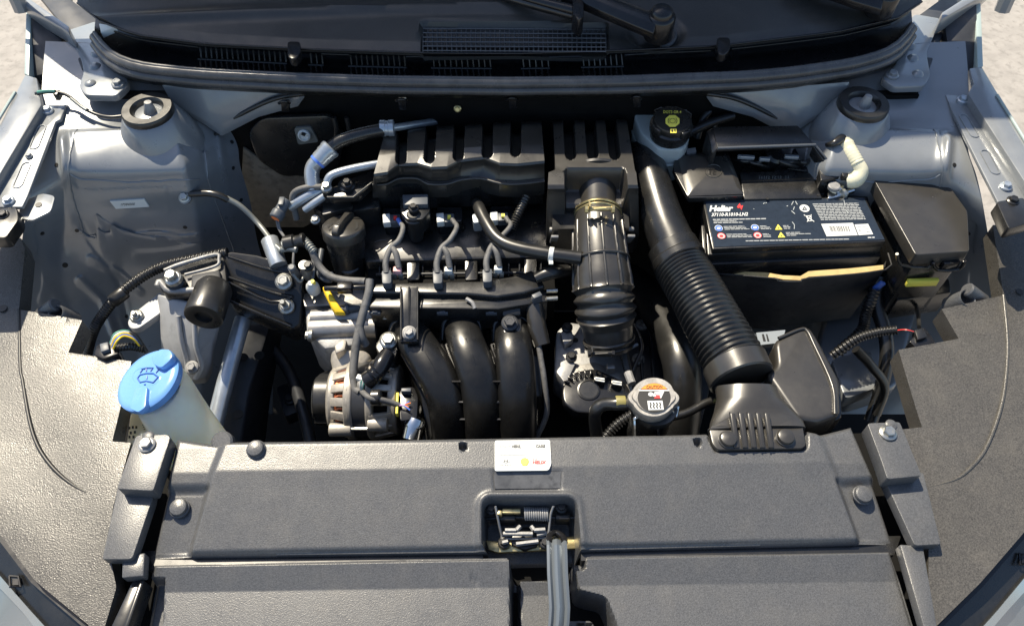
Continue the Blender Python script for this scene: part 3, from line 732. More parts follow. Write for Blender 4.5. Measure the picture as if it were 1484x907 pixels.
# ------------------------------------------------------------------ wheel-house / headlamp liners
def liner_dz(line, s):
    def f(X, Y):
        dl = sd_line(line, X, Y)
        return .0012*np.sin(X/38.)*np.sin(Y/61.)
    return f
LL = [(28, 449), (30, 532), (33, 550), (43, 609), (56, 648), (79, 680), (108, 704), (140, 720)]
zl = lambda y: float(np.interp(y, [340, 450, 520, 640, 760, 930], [.030, .000, -.006, -.014, -.020, -.032]))
def lrows(spec): return [[(x, y, zl(y)) for x, y in r] for r in spec]
spec = [[(-30, 340), (30, 345), (36, 360)], [(-30, 449), (20, 449), (28, 449)], [(-30, 452), (28, 452), (52, 453), (119, 464)], [(-30, 511), (99, 511)], [(-30, 513), (99, 513), (190, 523)], [(-30, 590), (175, 590)], [(-30, 640), (163, 640)], [(-30, 642), (190, 642)],
        [(-30, 735), (164, 735)], [(0, 774), (156, 790)], [(51, 841), (168, 850)], [(134, 910), (150, 912)]]
tl = [0, .33, .66, 1, 1.5, 2, 2.25, 2.5, 2.75, 3, 3.5, 4]+list(np.linspace(4, 5, 12))[1:]+list(np.linspace(5, 6, 8))[1:]+[6.5, 7]+list(np.linspace(7, 8, 24))[1:]+list(np.linspace(8, 11, 36))[1:]
ll = thing('headlamp_liner', 'sunlit speckled black liner panel beside the washer bottle', 'liner', P(60, 640, -.08), 'liner panels over the headlamps')
tl2 = sorted(set(list(np.linspace(0, 1, 30))+tl))
sheet('liner_panel', lrows(spec), 120, 10, LIN, ll, dz=liner_dz(LL, 1), skirt=.03, vs_t=tl2, ang=50)
RL_ = [(1454, 428), (1460, 497), (1456, 560), (1446, 605), (1427, 652), (1404, 680), (1383, 695), (1344, 706)]
specr = [[(1439, 326), (1462, 325), (1515, 320)], [(1454, 428), (1515, 428)], [(1365, 447), (1430, 436), (1515, 430)], [(1390, 490), (1515, 490)], [(1302, 507), (1390, 492), (1515, 492)], [(1329, 597), (1515, 597)], [(1336, 619), (1515, 619)], [(1306, 622), (1515, 621)], [(1336, 735), (1515, 735)], [(1346, 790), (1484, 771)], [(1346, 850), (1420, 845)], [(1348, 912), (1356, 908)]]
lr = thing('headlamp_liner', 'shaded black liner panel with scuffs beside the fuse box', 'liner', P(1420, 640, -.08), 'liner panels over the headlamps')
sheet('liner_panel', lrows(specr), 120, 10, LIN, lr, dz=liner_dz(RL_, 1), skirt=.03, vs_t=tl2, ang=50)
m = MB(); m.tube([P(x, y, zl(y)+.0006) for x, y in RL_], [.0024]*6+[.0018, .0004], 8, 4); m.obj('raised_bead', LIN, lr, ang=60)
m = MB(); m.tube([P(x, y, zl(y)-.0006) for x, y in LL], [.0026]*6+[.0018, .0004], 8, 4); m.obj('panel_seam', BKP, ll, ang=60)
for (t, xs, s) in ((ll, ((91, 459, 0), (62, 446, 1)), 1), (lr, ((1392, 437, 0), (1420, 424, 1)), -1)):
    for (x, y, k) in xs:
        m = MB(); z = zl(y)-.012
        if k == 0: m.lathe(P(x, y, z), (-.25*s, -.3, 1), [(.0135, -.02), (.0135, .012), (.0125, .014), (.0108, .013), (.0098, .0), (0, 0)], 24)
        else: m.lathe(P(x+4*s, y+6, z), (-.75*s*-1, .15, .5), [(.010, -.012), (.010, .022), (.008, .024), (0, .024)], 18)
        m.obj('drain_spout', PLA, t, ang=40)
disc(ll, P(4, 447, zl(447)+.0012), .0058, (0, 0, 1), BKP); disc(lr, P(1478, 423, zl(423)+.0012), .005, (0, 0, 1), BKP)
# ------------------------------------------------------------------ bumper corners with lamp trim
def corner(side, e1, e2, e3, e4, label, sq):
    t = thing('bumper_corner', label, 'bumper', P(e1[1][0], e1[1][1], -.12), 'bumper corners')
    def strip(a, b, za, zb_, mat, name, h=.02):
        A = resample(a, 14); B = resample(b, 14); m = MB()
        m.loft([[P(*p, za), P(*q, zb_), P(*q, zb_)-V(0, 0, h), P(*p, za)-V(0, 0, h)] for p, q in zip(A, B)]); return m.obj(name, mat, t, ang=40)
    strip(e1, [(x+s_[0], y+s_[1]) for (x, y), s_ in zip(e1, [((-5 if side < 0 else 5), 4)]*len(e1))], -.040, -.040, GLO, 'rim_bead')
    b = strip([(x+(-5 if side < 0 else 5), y+4) for x, y in e1], e2, -.050, -.062, SAT, 'bumper_top')
    strip(e2, e3, -.058, -.066, SILV, 'lamp_trim'); strip(e3, e4, -.072, -.11, PAINTO, 'bumper_skin')
    m = MB(); q = [(sq[0]-7, sq[1]-8), (sq[0]+6, sq[1]-7), (sq[0]+9, sq[1]+8), (sq[0]-6, sq[1]+8)]
    W = flat(q, -.050); m.tube(W+[W[0]], .0016, 6, 1); m.prism(flat([(sq[0]-4, sq[1]-4), (sq[0]+5, sq[1]-4), (sq[0]+6, sq[1]+5), (sq[0]-3, sq[1]+5)], -.0515), .006); m.obj('square_clip', GLO, b)
corner(-1, [(-30, 730), (0, 774), (51, 841), (138, 915)], [(-60, 770), (0, 834), (42, 882), (72, 915)], [(-60, 800), (0, 852), (36, 890), (55, 915)], [(-60, 900), (-20, 915), (0, 925), (10, 940)], 'bumper corner with silver trim below the sunlit liner', (21, 842))
corner(1, [(1515, 728), (1484, 771), (1420, 845), (1350, 915)], [(1545, 775), (1484, 838), (1445, 885), (1418, 915)], [(1545, 800), (1484, 858), (1455, 890), (1434, 915)], [(1545, 900), (1505, 915), (1484, 925), (1475, 940)], 'bumper corner with silver trim below the shaded liner', (1484, 810))

# ================================================================== engine
eng = thing('engine', 'black three cylinder engine in the middle of the bay', 'engine', P(650, 420, -.45))
# block and head masses
m = MB(); m.box((-.05, .22, -.34), .42, .26, .26); m.obj('engine_block', BLK, eng, bevel=.01)
m = MB(); m.prism(flat([(505, 268), (812, 262), (830, 300), (838, 352), (800, 372), (530, 380), (500, 330)], -.045), .09); vc = m.obj('valve_cover', SAT, eng, bevel=.006)
m = MB(); m.prism(flat([(535, 352), (800, 350), (806, 420), (530, 425)], -.062), .08); m.obj('cylinder_head', BLK, eng, bevel=.004)
# ribbed face below the coils
m = MB()
for y in (352, 376, 398): m.tube(pp((545, y, -.056), (790, y-3, -.056)), .0022, 6, 1)
for k in range(16): x = 550+k*15.6; m.tube(pp((x, 352, -.057), (x, 400, -.057)), .0011, 5, 1)
m.obj('head_ribs', DKM, vc)
for x in (598, 682, 768): m = MB(); m.prism(flat(rounded([(x-9, 345), (x+9, 344), (x+10, 405), (x-8, 406)], 3, 3), -.050), .02); m.obj('head_rib_post', SAT, vc, bevel=.002)
# front lip of the timing side: bent grey flange round the oil filler
m = MB(); m.tube(pp((478, 352, -.05), (484, 378, -.053), (500, 394, -.055), (516, 390, -.055), (530, 368, -.05), (545, 352, -.048), (560, 349, -.048)), .0032, 8, 5); m.obj('cover_flange', GRYC, vc, ang=60)

# ---- oil filler neck and cap
ax = Vector((0, .26, .97)).normalized(); c = P(497, 327, .005)
m = MB(); m.lathe(c, ax, [(.018, -.115), (.0235, -.085), (.0285, -.035), (.030, -.018), (.030, -.016)], 36); m.obj('oil_filler_neck', SAT, eng, ang=50)
m = MB(); m.lathe(c, ax, [(.0300, -.018), (.0322, -.017), (.0322, -.004), (.0310, -.0005), (.029, .0008), (.0, .0012)], 40); oc = m.obj('oil_filler_cap', COV, eng, ang=40)
tq = ax.cross(Vector((1, 0, 0))).normalized(); gdir = (tq*.9+Vector((.22, 0, 0))).normalized(); sd_ = gdir.cross(ax).normalized()
m = MB(); rings = []
for s, wd, h in ((-.030, .0045, .006), (-.020, .0050, .012), (0, .0034, .011), (.020, .0044, .010), (.031, .005, .004)):
    p = c+gdir*s+ax*.001; rings.append([p-sd_*wd*1.25, p-sd_*wd+ax*h, p+sd_*wd+ax*h, p+sd_*wd*1.25])
m.loft(rings); m.obj('cap_grip', COV, oc, bevel=.0012)
fo = lambda x, y: (lambda d: CAMP+d*((c+ax*.0016-CAMP).dot(ax)/d.dot(ax)))(ray(x, y))
decal(oc, [[(474, 328), (482, 322), (483, 324), (475, 331)], [(476, 333), (485, 326), (486, 328), (477, 335)], [(513, 320), (519, 323), (519, 330), (514, 334), (515, 330), (516, 325)]], fo, BKP)
m = MB(); m.prism(flat([(455, 275), (545, 262), (552, 300), (470, 312), (452, 300)], -.004), .07); m.obj('front_cover_casting', SAT, eng, bevel=.006)
m = MB(); m.prism(flat(rounded([(470, 283), (505, 281), (512, 300), (466, 312)], 4, 3), -.0), .05); m.obj('neck_shoulder', COV, eng, bevel=.004)

# ---- timing side castings in bare alloy
m = MB(); m.prism(flat([(440, 424), (530, 414), (540, 470), (512, 500), (470, 505), (444, 480)], -.088), .10); m.obj('timing_casting', ALUD, eng, bevel=.005)
m = MB(); m.prism(flat(rounded([(438, 426), (452, 424), (528, 424), (530, 440), (441, 444)], 2, 2), -.076), .03); m.obj('casting_ledge', ALU, eng, bevel=.002)
m = MB(); m.tube(pp((452, 462, -.082), (540, 458, -.082)), .014, 18, 1); m.tube(pp((450, 478, -.088), (545, 474, -.088)), .0165, 18, 1); m.obj('tensioner_body', ALU, eng, ang=40)
bolt(eng, P(449, 486, -.082), .0065, (-1, 0, .1), ZN)
bolt(eng, P(461, 536-45, -.10), .006, (-1, 0, .1), ZN)
# dipstick
t = thing('oil_dipstick', 'bright yellow plastic dipstick handle below the oil filler', 'dipstick', P(490, 455, -.085))
m = MB(); W = pp((471, 418, -.046), (478, 431, -.050), (487, 447, -.055), (494, 456, -.06))
rings = []
for p, r in zip(W, (.0050, .0062, .0075, .0085)):
    rings.append([p+V(-r, 0, -.004), p+V(-r*.8, .001, .004), p+V(r*.8, .001, .004), p+V(r, 0, -.004)])
m.loft(rings); m.obj('handle', YEL, t, bevel=.0022, seg=3)
m = MB(); m.tube(pp((494, 449, -.062), (520, 446, -.066), (535, 444, -.07)), .0058, 12, 3); m.lathe(P(503, 448, -.064), (1, 0, 0), [(.0075, -.003), (.0085, 0), (.0075, .003)], 16); m.obj('tube_collar', GRYC, t, ang=50)

# ---- upper resonator cover (five slots, wavy front edge)
W1 = [(542, 258), (562, 255), (578, 243), (605, 242), (625, 248), (648, 247), (668, 237), (701, 233), (724, 242), (750, 243), (789, 239)]
W2 = [(540, 267), (560, 266), (578, 258), (605, 258), (621, 266), (648, 266), (668, 260), (697, 258), (724, 265), (750, 266), (789, 262)]
BK = [(556, 196), (600, 189), (660, 184), (720, 180), (785, 178)]
ec = thing('engine_cover', 'slotted matt black engine cover with wavy lower edge', 'engine cover', P(665, 260, -.05))
SL5 = [((583, 196), (581, 231)), ((625, 191), (622, 229)), ((666, 187), (664, 226)), ((707, 184), (706, 222)), ((748, 182), (747, 219))]
def ec_dz(X, Y):
    d = np.zeros_like(X)
    for a, b in SL5:
        s = sd_line([(a[0], a[1]-8), b], X, Y); d -= .022*sst(8.2, 5.6, s)
    return d
mid = [(549, 225), (640, 216), (720, 211), (787, 209)]
rows = [[(x, y-5, .02) for x, y in BK], [(x, y-1, .066) for x, y in BK], [(x, y+3, .070) for x, y in BK], [(*p, .070) for p in mid], [(x, y-6, .0655) for x, y in W1], [(x, y-2, .062) for x, y in W1], [(x, y+2, .054) for x, y in W1], [(x, y+8, .046) for x, y in W1], [(x, y-3, .034) for x, y in W2], [(x, y, .033) for x, y in W2], [(x, y+3, .029) for x, y in W2], [(x, y+20, .0) for x, y in W2]]
tv = [0, .5, 1, 1.5, 2]+list(np.linspace(2, 3, 22))[1:]+list(np.linspace(3, 4, 22))[1:]+[4.5, 5, 5.5, 6, 6.5, 7, 7.5, 8, 8.5, 9, 9.5, 10, 11]
sheet('cover_shell', rows, 300, 10, COV, ec, dz=ec_dz, vs_t=tv, ang=45)
m = MB(); m.tube([P(x, y+1, .034) for x, y in W2], .0022, 8, 3); m.obj('lower_bead', COV, ec, ang=60)
m = MB(); m.prism([P(556, 192, .066), P(542, 258, .06), P(539, 268, .03), P(552, 215, .0)], .02); m.obj('end_wall', COV, ec, bevel=.002)
m = MB(); m.prism(flat([(560, 200), (786, 184), (788, 262), (545, 272)], .020), .05); m.obj('cover_core', SAT, ec)
# mounting ear with bolt, left
m = MB(); m.prism(flat(rounded([(470, 278), (500, 262), (540, 246), (545, 262), (520, 284), (478, 288)], 5, 3), .028), .012); er = m.obj('mounting_ear', SAT, ec, bevel=.002)
m = MB(); m.tube(pp((474, 286, .030), (512, 286, .030), (540, 264, .032)), .0016, 6, 1); m.obj('ear_bead', SAT, er)
m = MB(); m.lathe(P(503, 270, .028), (0, 0, 1), [(.0135, 0), (.0135, .003), (.010, .005), (.010, .009), (.0085, .011), (0, .011)], 24); m.obj('grommet', RUB, er, ang=40); bolt(er, P(503, 267, .040), .0055, mat=BLKB, h=.008)
# cover front mount between the coils
m = MB(); m.prism(flat(rounded([(580, 284), (622, 283), (623, 306), (612, 318), (590, 318), (580, 306)], 3, 3), .012), .03); mo = m.obj('front_mount', SAT, ec, bevel=.002)
m = MB(); m.prism(flat([(583, 282), (620, 281), (620, 296), (584, 297)], .020), .02); m.obj('mount_frame', GRYC, mo, bevel=.0015)
m = MB(); m.lathe(P(600, 316, .004), (0, 0, 1), [(.010, -.045), (.0125, -.03), (.0125, -.004), (.014, -.003), (.014, .001), (.010, .003), (.010, .006), (.012, .007), (.009, .010), (0, .010)], 24); m.obj('mount_grommet', RUB, mo, ang=40); bolt(mo, P(599, 302, .020), .0055, mat=BLKB, h=.007)

# ---- air filter box
ab = thing('air_filter_box', 'matt black air filter box with three slots and outlet pipe', 'air box', P(860, 280, -.05))
SL3 = [((824, 180), (827, 223)), ((855, 180), (859, 223)), ((885, 180), (891, 223))]
rc = rounded([(820, 246), (905, 246), (910, 290), (912, 360), (822, 360)], 4, 3)
def ab_dz(X, Y):
    d = np.zeros_like(X)
    for a, b in SL3: d -= .024*sst(8.5, 6, sd_line([(a[0], a[1]-8), b], X, Y))
    d -= .040*sst(2.5, -2.5, sd_poly(rc, X, Y))
    d -= .012*sst(2, -2, sd_poly([(780, 160), (806, 160), (808, 244), (780, 250)], X, Y))*0
    return d
rows = [[(801, 172, .02), (908, 170, .02)], [(801, 177, .064), (908, 174, .064)], [(802, 181, .068), (909, 178, .068)], [(805, 246, .066), (920, 246, .066)], [(795, 250, .066), (922, 250, .066)], [(794, 268, .064), (924, 268, .064)], [(794, 274, .060), (925, 273, .060)], [(793, 279, .050), (925, 279, .050)], [(792, 340, -.022), (926, 340, -.022)], [(796, 348, -.04), (920, 348, -.04)]]
tv = [0, .5, 1, 1.5, 2]+list(np.linspace(2, 3, 40))[1:]+[3.5, 4]+list(np.linspace(4, 5, 10))[1:]+[5.3, 5.6, 6, 6.5, 7]+list(np.linspace(7, 8, 16))[1:]+[8.5, 9]
sheet('box_shell', rows, 150, 10, COV, ab, dz=ab_dz, vs_t=tv, ang=45, skirt=.03)
m = MB(); m.prism(flat([(806, 190), (905, 188), (912, 330), (800, 332)], .012), .05); m.obj('box_core', SAT, ab)
for (x, y) in ((803, 337), (912, 336)):
    m = MB(); m.box(P(x, y+10, -.01), .011, .004, .045, Matrix.Rotation(R(30), 3, 'X')); m.lathe(P(x, y-4, -.004), (1, 0, 0), [(.004, -.007), (.004, .007)], 12); m.obj('spring_latch', ALUD, ab, bevel=.001)
m = MB(); m.tube(pp((864, 246, .030), (865, 268, .022), (866, 300, .010)), [.030, .030, .030], 40, 6); m.lathe(P(864, 252, .030), (P(866, 300, .01)-P(864, 246, .03)), [(.042, -.004), (.042, 0), (.036, .003), (.032, .0035)], 40); m.obj('outlet_pipe', COV, ab, ang=50)

# ---- rubber elbow to the throttle
el = thing('intake_elbow', 'ribbed rubber intake elbow clamped between air box and throttle body', 'hose', P(878, 500, -.15))
def er_(t):
    base = np.interp(t, [0, .05, .10, .38, .46, .54, .58, .74, .80, 1.0], [.031, .034, .037, .0405, .0425, .0425, .0425, .0425, .0375, .0335])
    if .52 < t < .74: base += .0028*math.cos(2*math.pi*(t-.52)/.073)
    return float(base)
EP = pp((866, 302, .012), (868, 345, .003), (872, 392, -.012), (876, 435, -.032), (880, 472, -.060), (884, 505, -.088))
m = MB(); m.tube(EP, er_, 48, 14); m.obj('elbow_body', COV, el, ang=50)
q, rr_ = spline(EP, er_, 14); fr = frames(q)
m = MB()
for ang_ in np.linspace(0, 2*math.pi, 13)[:-1]:
    pts = []
    for i in range(9, 38):
        a, b = fr[i]; pts.append(q[i]+(a*math.cos(ang_)+b*math.sin(ang_))*(rr_[i]+.0005))
    m.tube(pts, .0021, 6, 1)
for i in (24, 64):
    a, b = fr[i]; m.tube([q[i]+(a*math.cos(s)+b*math.sin(s))*(rr_[i]+.001) for s in np.linspace(0, 2*math.pi, 33)], .0024, 6, 1)
m.obj('moulded_ribs', COV, el, ang=60)
def clamp(i, name='hose_clamp', mat=ALUD, tang=None):
    a, b = fr[i]; rr0 = rr_[i]+.0012
    m = MB()
    for s in (-.003, .003):
        tdir = a.cross(b); m.tube([q[i]+tdir*s+(a*math.cos(k)+b*math.sin(k))*rr0 for k in np.linspace(0, 2*math.pi, 37)], .0016, 6, 1)
    return m.obj(name, mat, el, ang=50)
k1 = clamp(3, mat=ZNY); k2 = clamp(66, mat=BLKB)
def clampscrew(par, x, y, z, mat, L=.03):
    A = P(x, y, z); m = MB(); m.tube([A+V(-L/2, 0, 0), A+V(L/2, .0, .001)], .0035, 10, 1)
    for s in (-.5, .45): m.lathe(A+V(L*s, 0, 0), (1, 0, 0), [(.0062, -.002), (.0062, .002)], 8)
    m.box(A+V(-L*.4, 0, .004), .002, .010, .014); m.tube([A+V(-.01, -.004, .004), A+V(.008, -.004, .006)], .0015, 6, 1)
    m.obj('clamp_screw', mat, par, ang=30)
clampscrew(k1, 870, 303, .056, ZNY, .040); clampscrew(k2, 872, 512, -.062, BLKB, .036)
# breather hose
bh = thing('breather_hose', 'curved black breather hose with white band joining the elbow', 'hose', P(760, 362, -.02))
m = MB(); m.tube(pp((688, 291, -.03), (693, 299, .0), (703, 320, .006), (720, 345, .008), (745, 358, .010), (790, 367, .012), (842, 374, .012)), [.0085, .0095, .0095, .0095, .0095, .0095, .0102], 20, 8); m.obj('hose_tube', RUB, bh, ang=60)
A = P(799, 369, .012); d = (P(842, 374, .012)-P(790, 367, .012)).normalized()
m = MB(); m.lathe(A, d, [(.0104, -.0035), (.0110, -.003), (.0110, .003), (.0104, .0035)], 24); m.box(A+V(-.001, -.013, .000), .006, .010, .002); m.obj('white_band', WHT, bh, ang=40)

# ---- wiring rail over the intake, injector wires, coils
rl = thing('wiring_rail', 'black plastic wiring rail running across the intake manifold', 'wiring rail', P(660, 440, -.09))
tp = [(537, 411), (600, 409), (672, 407), (700, 407), (742, 400), (770, 391), (782, 400), (790, 415), (760, 424), (720, 430), (680, 426), (538, 424)]
m = MB(); m.prism(flat(tp, -.026), .012); m.obj('rail_lid', SAT, rl, bevel=.003, seg=3)
m = MB(); m.prism(flat([(536, 428), (684, 428), (722, 433), (788, 418), (792, 424), (794, 436), (722, 448), (534, 446)], -.035), .05); rb = m.obj('rail_body', SAT, rl, bevel=.003)
for x in (543, 641, 712): m = MB(); m.prism(flat([(x-8, 447), (x+8, 447), (x+8, 454), (x-8, 454)], -.043), .006); m.prism(flat([(x-4, 449), (x+4, 449), (x+4, 452), (x-4, 452)], -.041), .006); m.obj('rail_tab', GRYC, rb, bevel=.0006)
def strap(x, y0, y1, wd, b, lab):
    m = MB(); A = [(x-wd, y0), (x+wd, y0), (x+wd, y1), (x-wd, y1)]
    m.prism([P(x-wd, y0, -.02), P(x+wd, y0, -.02), P(x+wd, y1-20, -.04), P(x+wd, y1, -.042), P(x-wd, y1, -.042), P(x-wd, y1-20, -.04)], .008)
    s = m.obj('strap', SAT, rl, bevel=.002)
    m = MB()
    for xx in (x-wd+1, x, x+wd-1): m.tube(pp((xx, y0, -.018), (xx, y1-20 if xx == x else y1-3, -.038)), .0014, 6, 1)
    m.obj('strap_rib', SAT, s)
    m = MB(); m.lathe(P(x, y1-12, -.040), (0, -.2, 1), [(.0105, 0), (.0105, .003), (.0085, .004), (0, .004)], 22); m.obj('washer', ALUD, s, ang=40); bolt(s, P(x, y1-13, -.034), .0062, (0, -.2, 1), ALUD)
strap(593, 416, 495, 13, True, '')
m = MB(); m.prism([P(728, 432, -.036), P(754, 430, -.036), P(755, 456, -.045), P(728, 458, -.045)], .02); s = m.obj('strap', SAT, rl, bevel=.003)
m = MB(); m.prism(flat(rounded([(728, 458), (755, 456), (756, 480), (730, 484)], 5, 3), -.052), .012); m.obj('strap_foot', SAT, rl, bevel=.002); bolt(rl, P(739, 468, -.047), .0085, (0, -.2, 1), DKM)
m = MB(); m.tube(pp((676, 433, -.03), (684, 438, -.03), (688, 447, -.034)), .003, 8, 2); m.obj('release_hook', ALUD, rl)

def wire(par, pts, r, mat, name='wire'): m = MB(); m.tube(pp(*pts), r, 8, 6); return m.obj(name, mat, par, ang=60)
cols = [(560, 398, 572, 316), (634, 398, 650, 315), (706, 396, 728, 313)]
ordn = ['beside the oil filler', 'between the other two', 'beside the breather hose']
for i, (ix, iy, cx_, cy_) in enumerate(cols):
    t = thing('injector_lead', 'grey taped injector lead with grey plug ' + ordn[i], 'cable', P(ix, iy+8, -.04), 'injector leads')
    m = MB(); m.prism(flat(rounded([(ix-7, iy-6), (ix+7, iy-7), (ix+7, iy+12), (ix-6, iy+13)], 3, 3), -.012), .022); m.obj('plug', GRYC, t, bevel=.002)
    m = MB(); m.tube(pp((ix, iy-2, -.014), (ix-1, iy-18, -.008), (ix+6, iy-38, -.002), (ix+18, iy-50, 0), (cx_+12, cy_+14, .0), (cx_+5, cy_+4, -.008)), [.0046, .0046, .0046, .0042, .0038, .003], 10, 7); m.obj('taped_lead', WIR, t, ang=60)
    m = MB(); m.tube(pp((ix+7, iy-40, -.002), (ix+14, iy-30, -.004), (ix+18, iy-10, -.016)), .0046, 10, 7); m.obj('branch_lead', WIR, t, ang=60)
    m = MB(); m.box(P(ix+16, iy-5, -.022), .012, .010, .012); m.obj('injector_plug', WHT if i else PNK, t, bevel=.002)
    m = MB(); m.box(P(ix+12, iy+2, -.03), .007, .006, .014); m.box(P(ix+21, iy+3, -.03), .007, .006, .014); m.obj('plug_lock', GRYM, t, bevel=.0015)
    m = MB(); m.tube(pp((cx_+5, cy_+2, -.006), (cx_+10, cy_+10, -.003)), .0034, 8, 2); m.obj('coil_wire', (BLP, WIR, WIR)[i], t)
    k = thing('ignition_coil', 'black ignition coil with pale connector ' + ordn[i], 'ignition coil', P(cx_, cy_-4, -.06), 'ignition coils')
    m = MB(); m.prism(flat(rounded([(cx_-18, cy_-14), (cx_+20, cy_-15), (cx_+20, cy_+6), (cx_-16, cy_+8)], 4, 3), -.018), .03); m.obj('coil_body', GLO, k, bevel=.003)
    m = MB(); m.prism(flat([(cx_-18, cy_-6), (cx_-7, cy_-7), (cx_-6, cy_+6), (cx_-17, cy_+7)], -.008), .012); m.obj('connector_lock', WHT, k, bevel=.0015)
    m = MB(); m.prism(flat([(cx_-7, cy_-5), (cx_+8, cy_-6), (cx_+9, cy_+6), (cx_-6, cy_+7)], -.010), .012); m.obj('connector_shell', GRYC, k, bevel=.0015)
    m = MB(); m.box(P(cx_+1, cy_, -.008), .005, .006, .004); m.obj('connector_seal', RED if i == 0 else YELP, k)
for (x, y) in ((667, 328), (578, 300), (620, 302)): bolt(vc, P(x, y, -.04), .005, mat=BLKB)
m = MB(); m.prism(flat(rounded([(684, 310), (698, 309), (699, 322), (686, 323)], 3, 3), -.0), .02); m.obj('purge_plug', PIPE, bh, bevel=.002)
m = ribbed(((742, 332, -.012), (750, 312, .0), (763, 286, .01)), .0065, .0042, .0009, 14); m.obj('corrugated_sleeve', RUB, label='short black corrugated sleeve beside the air filter box', cat='sleeve', ang=60)

# ---- intake manifold: three curved runners into a plenum
im = thing('intake_manifold', 'glossy black intake manifold with three curved runners', 'manifold', P(690, 640, -.30))
RUN = [[(584, 462, -.100), (592, 474, -.080), (605, 498, -.070), (624, 528, -.074), (640, 560, -.088), (650, 600, -.115), (654, 650, -.16)],
       [(664, 456, -.100), (668, 470, -.074), (676, 498, -.066), (688, 530, -.072), (696, 562, -.088), (700, 602, -.115), (702, 650, -.16)],
       [(742, 458, -.100), (742, 472, -.076), (744, 500, -.068), (747, 530, -.074), (749, 562, -.088), (750, 602, -.115), (750, 650, -.16)]]
for rpts in RUN:
    m = MB(); m.tube(pp(*rpts), [.022, .0255, .0272, .0280, .0280, .0278, .0275], 28, 8, flat=.66); ru = m.obj('runner', RUN_, im, ang=60)
    m = MB(); x, y, z = rpts[1]; W_ = [P(x-27, y+22, z-.012), P(x-24, y-2, z+.004), P(x-12, y-10, z+.010), P(x+12, y-11, z+.010), P(x+25, y-2, z+.004), P(x+29, y+22, z-.012)]
    m.tube(W_, .0042, 8, 5); m.obj('runner_collar', SAT, ru, ang=60)
m = MB(); m.prism(flat([(575, 470), (770, 462), (782, 520), (782, 660), (615, 660), (600, 560)], -.150), .14); m.obj('plenum', SAT, im, bevel=.008)
for y, z in ((553, -.075), (583, -.095), (608, -.112)):
    for (xa, xb) in ((655, 682), (704, 736)): m = MB(); m.tube(pp((xa, y, z), (xb, y, z)), .0022, 6, 1); m.obj('cross_rib', GLO, im, ang=60)
for (xa, ya, xb, yb) in ((640, 500, 662, 545), (655, 496, 676, 540), (712, 500, 728, 546), (718, 500, 730, 546), (570, 490, 612, 562)):
    m = MB(); m.tube(pp((xa, ya, -.085), ((xa+xb)/2, (ya+yb)/2, -.080), (xb, yb, -.082)), .003, 6, 3); m.obj('runner_web', GLO, im, ang=60)
# moulded web plates between the runners, with triangular pockets
for (q) in (((612, 520), (676, 516), (690, 560), (694, 645), (640, 645), (632, 570)), ((682, 516), (742, 514), (746, 560), (748, 645), (700, 645), (694, 570)), ((576, 492), (600, 500), (640, 570), (652, 645), (618, 645), (608, 575))):
    m = MB(); m.prism([P(x, y, -.088-.00050*max(0, y-530)) for x, y in q], .03); wp_ = m.obj('web_plate', RUN_, im, bevel=.004)
for (q) in (((646, 500), (664, 498), (674, 540), (662, 544)), ((712, 500), (722, 499), (730, 540), (724, 543))):
    m = MB(); W_ = [P(x, y, -.082) for x, y in q]; m.tube(W_+[W_[0]], .0022, 6, 1, cap=False); m.obj('pocket_rim', RUN_, im, ang=60)
for x, rpts in ((0, RUN[0]), (1, RUN[1]), (2, RUN[2])):
    m = MB(); m.tube([P(a, b, c_)+V(0, -.003, .0180) for a, b, c_ in rpts[2:6]], .0009, 6, 6); m.obj('mould_seam', RUN_, im, ang=60)
m = MB(); m.prism([P(x, y, z) for x, y, z in ((762, 516, -.09), (784, 514, -.09), (786, 575, -.12), (764, 578, -.12))], .05); m.obj('plenum_sensor', COV, im, bevel=.003)
bolt(im, P(563, 493, -.066), .009, (0, -.2, 1), ZN); bolt(im, P(706, 453, -.052), .004, (0, -.5, 1), ZN); bolt(im, P(558, 457, -.06), .0042, (0, -.5, 1), ZN)
m = MB(); m.prism(flat(rounded([(543, 502), (552, 486), (570, 482), (580, 492), (572, 520), (556, 522)], 5, 3), -.074), .03); m.obj('bracket_arm', SAT, im, bevel=.003)

# ---- throttle body
tb = thing('throttle_body', 'dull alloy throttle body with ribbed black motor cover', 'throttle body', P(850, 560, -.20))
m = MB(); m.prism(flat(rounded([(806, 480), (823, 466), (850, 470), (892, 490), (915, 530), (905, 560), (832, 560), (803, 542)], 6, 3), -.112), .06); m.obj('casting', ALUD, tb, bevel=.006)
m = MB(); m.prism(flat(rounded([(812, 482), (826, 471), (832, 490), (818, 500)], 3, 3), -.098), .03); m.obj('casting_boss', ALUD, tb, bevel=.003)
m = MB(); m.prism(flat(rounded([(806, 538), (822, 518), (834, 526), (820, 556)], 3, 3), -.098), .03); m.obj('casting_boss', ALUD, tb, bevel=.003)
for (x, y) in ((822, 474), (828, 517)): bolt(tb, P(x, y, -.094), .0058, (0, 0, 1), BLKB)
for (x, y, r) in ((834, 493, .004), (824, 500, .004)): disc(tb, P(x, y, -.1115), r, (0, 0, 1), BKP)
dsh = rounded([(816, 552), (832, 530), (862, 524), (888, 534), (910, 546), (918, 562), (912, 582), (884, 576), (864, 590), (836, 588), (818, 574)], 8, 4)
m = MB(); m.prism(flat(dsh, -.104), .012); m.obj('motor_rim', ALU, tb, bevel=.003)
m = MB(); m.prism(flat([(x-2, y+9) for x, y in dsh], -.098), .02); mc = m.obj('motor_cover', GLO, tb, bevel=.004, seg=3)
m = MB(); m.lathe(P(853, 565, -.096), (0, -.1, 1), [(.016, 0), (.016, .001), (.014, .0016), (.013, .0008), (0, .0008)], 30); m.obj('cover_disc', SAT, mc)
m = MB()
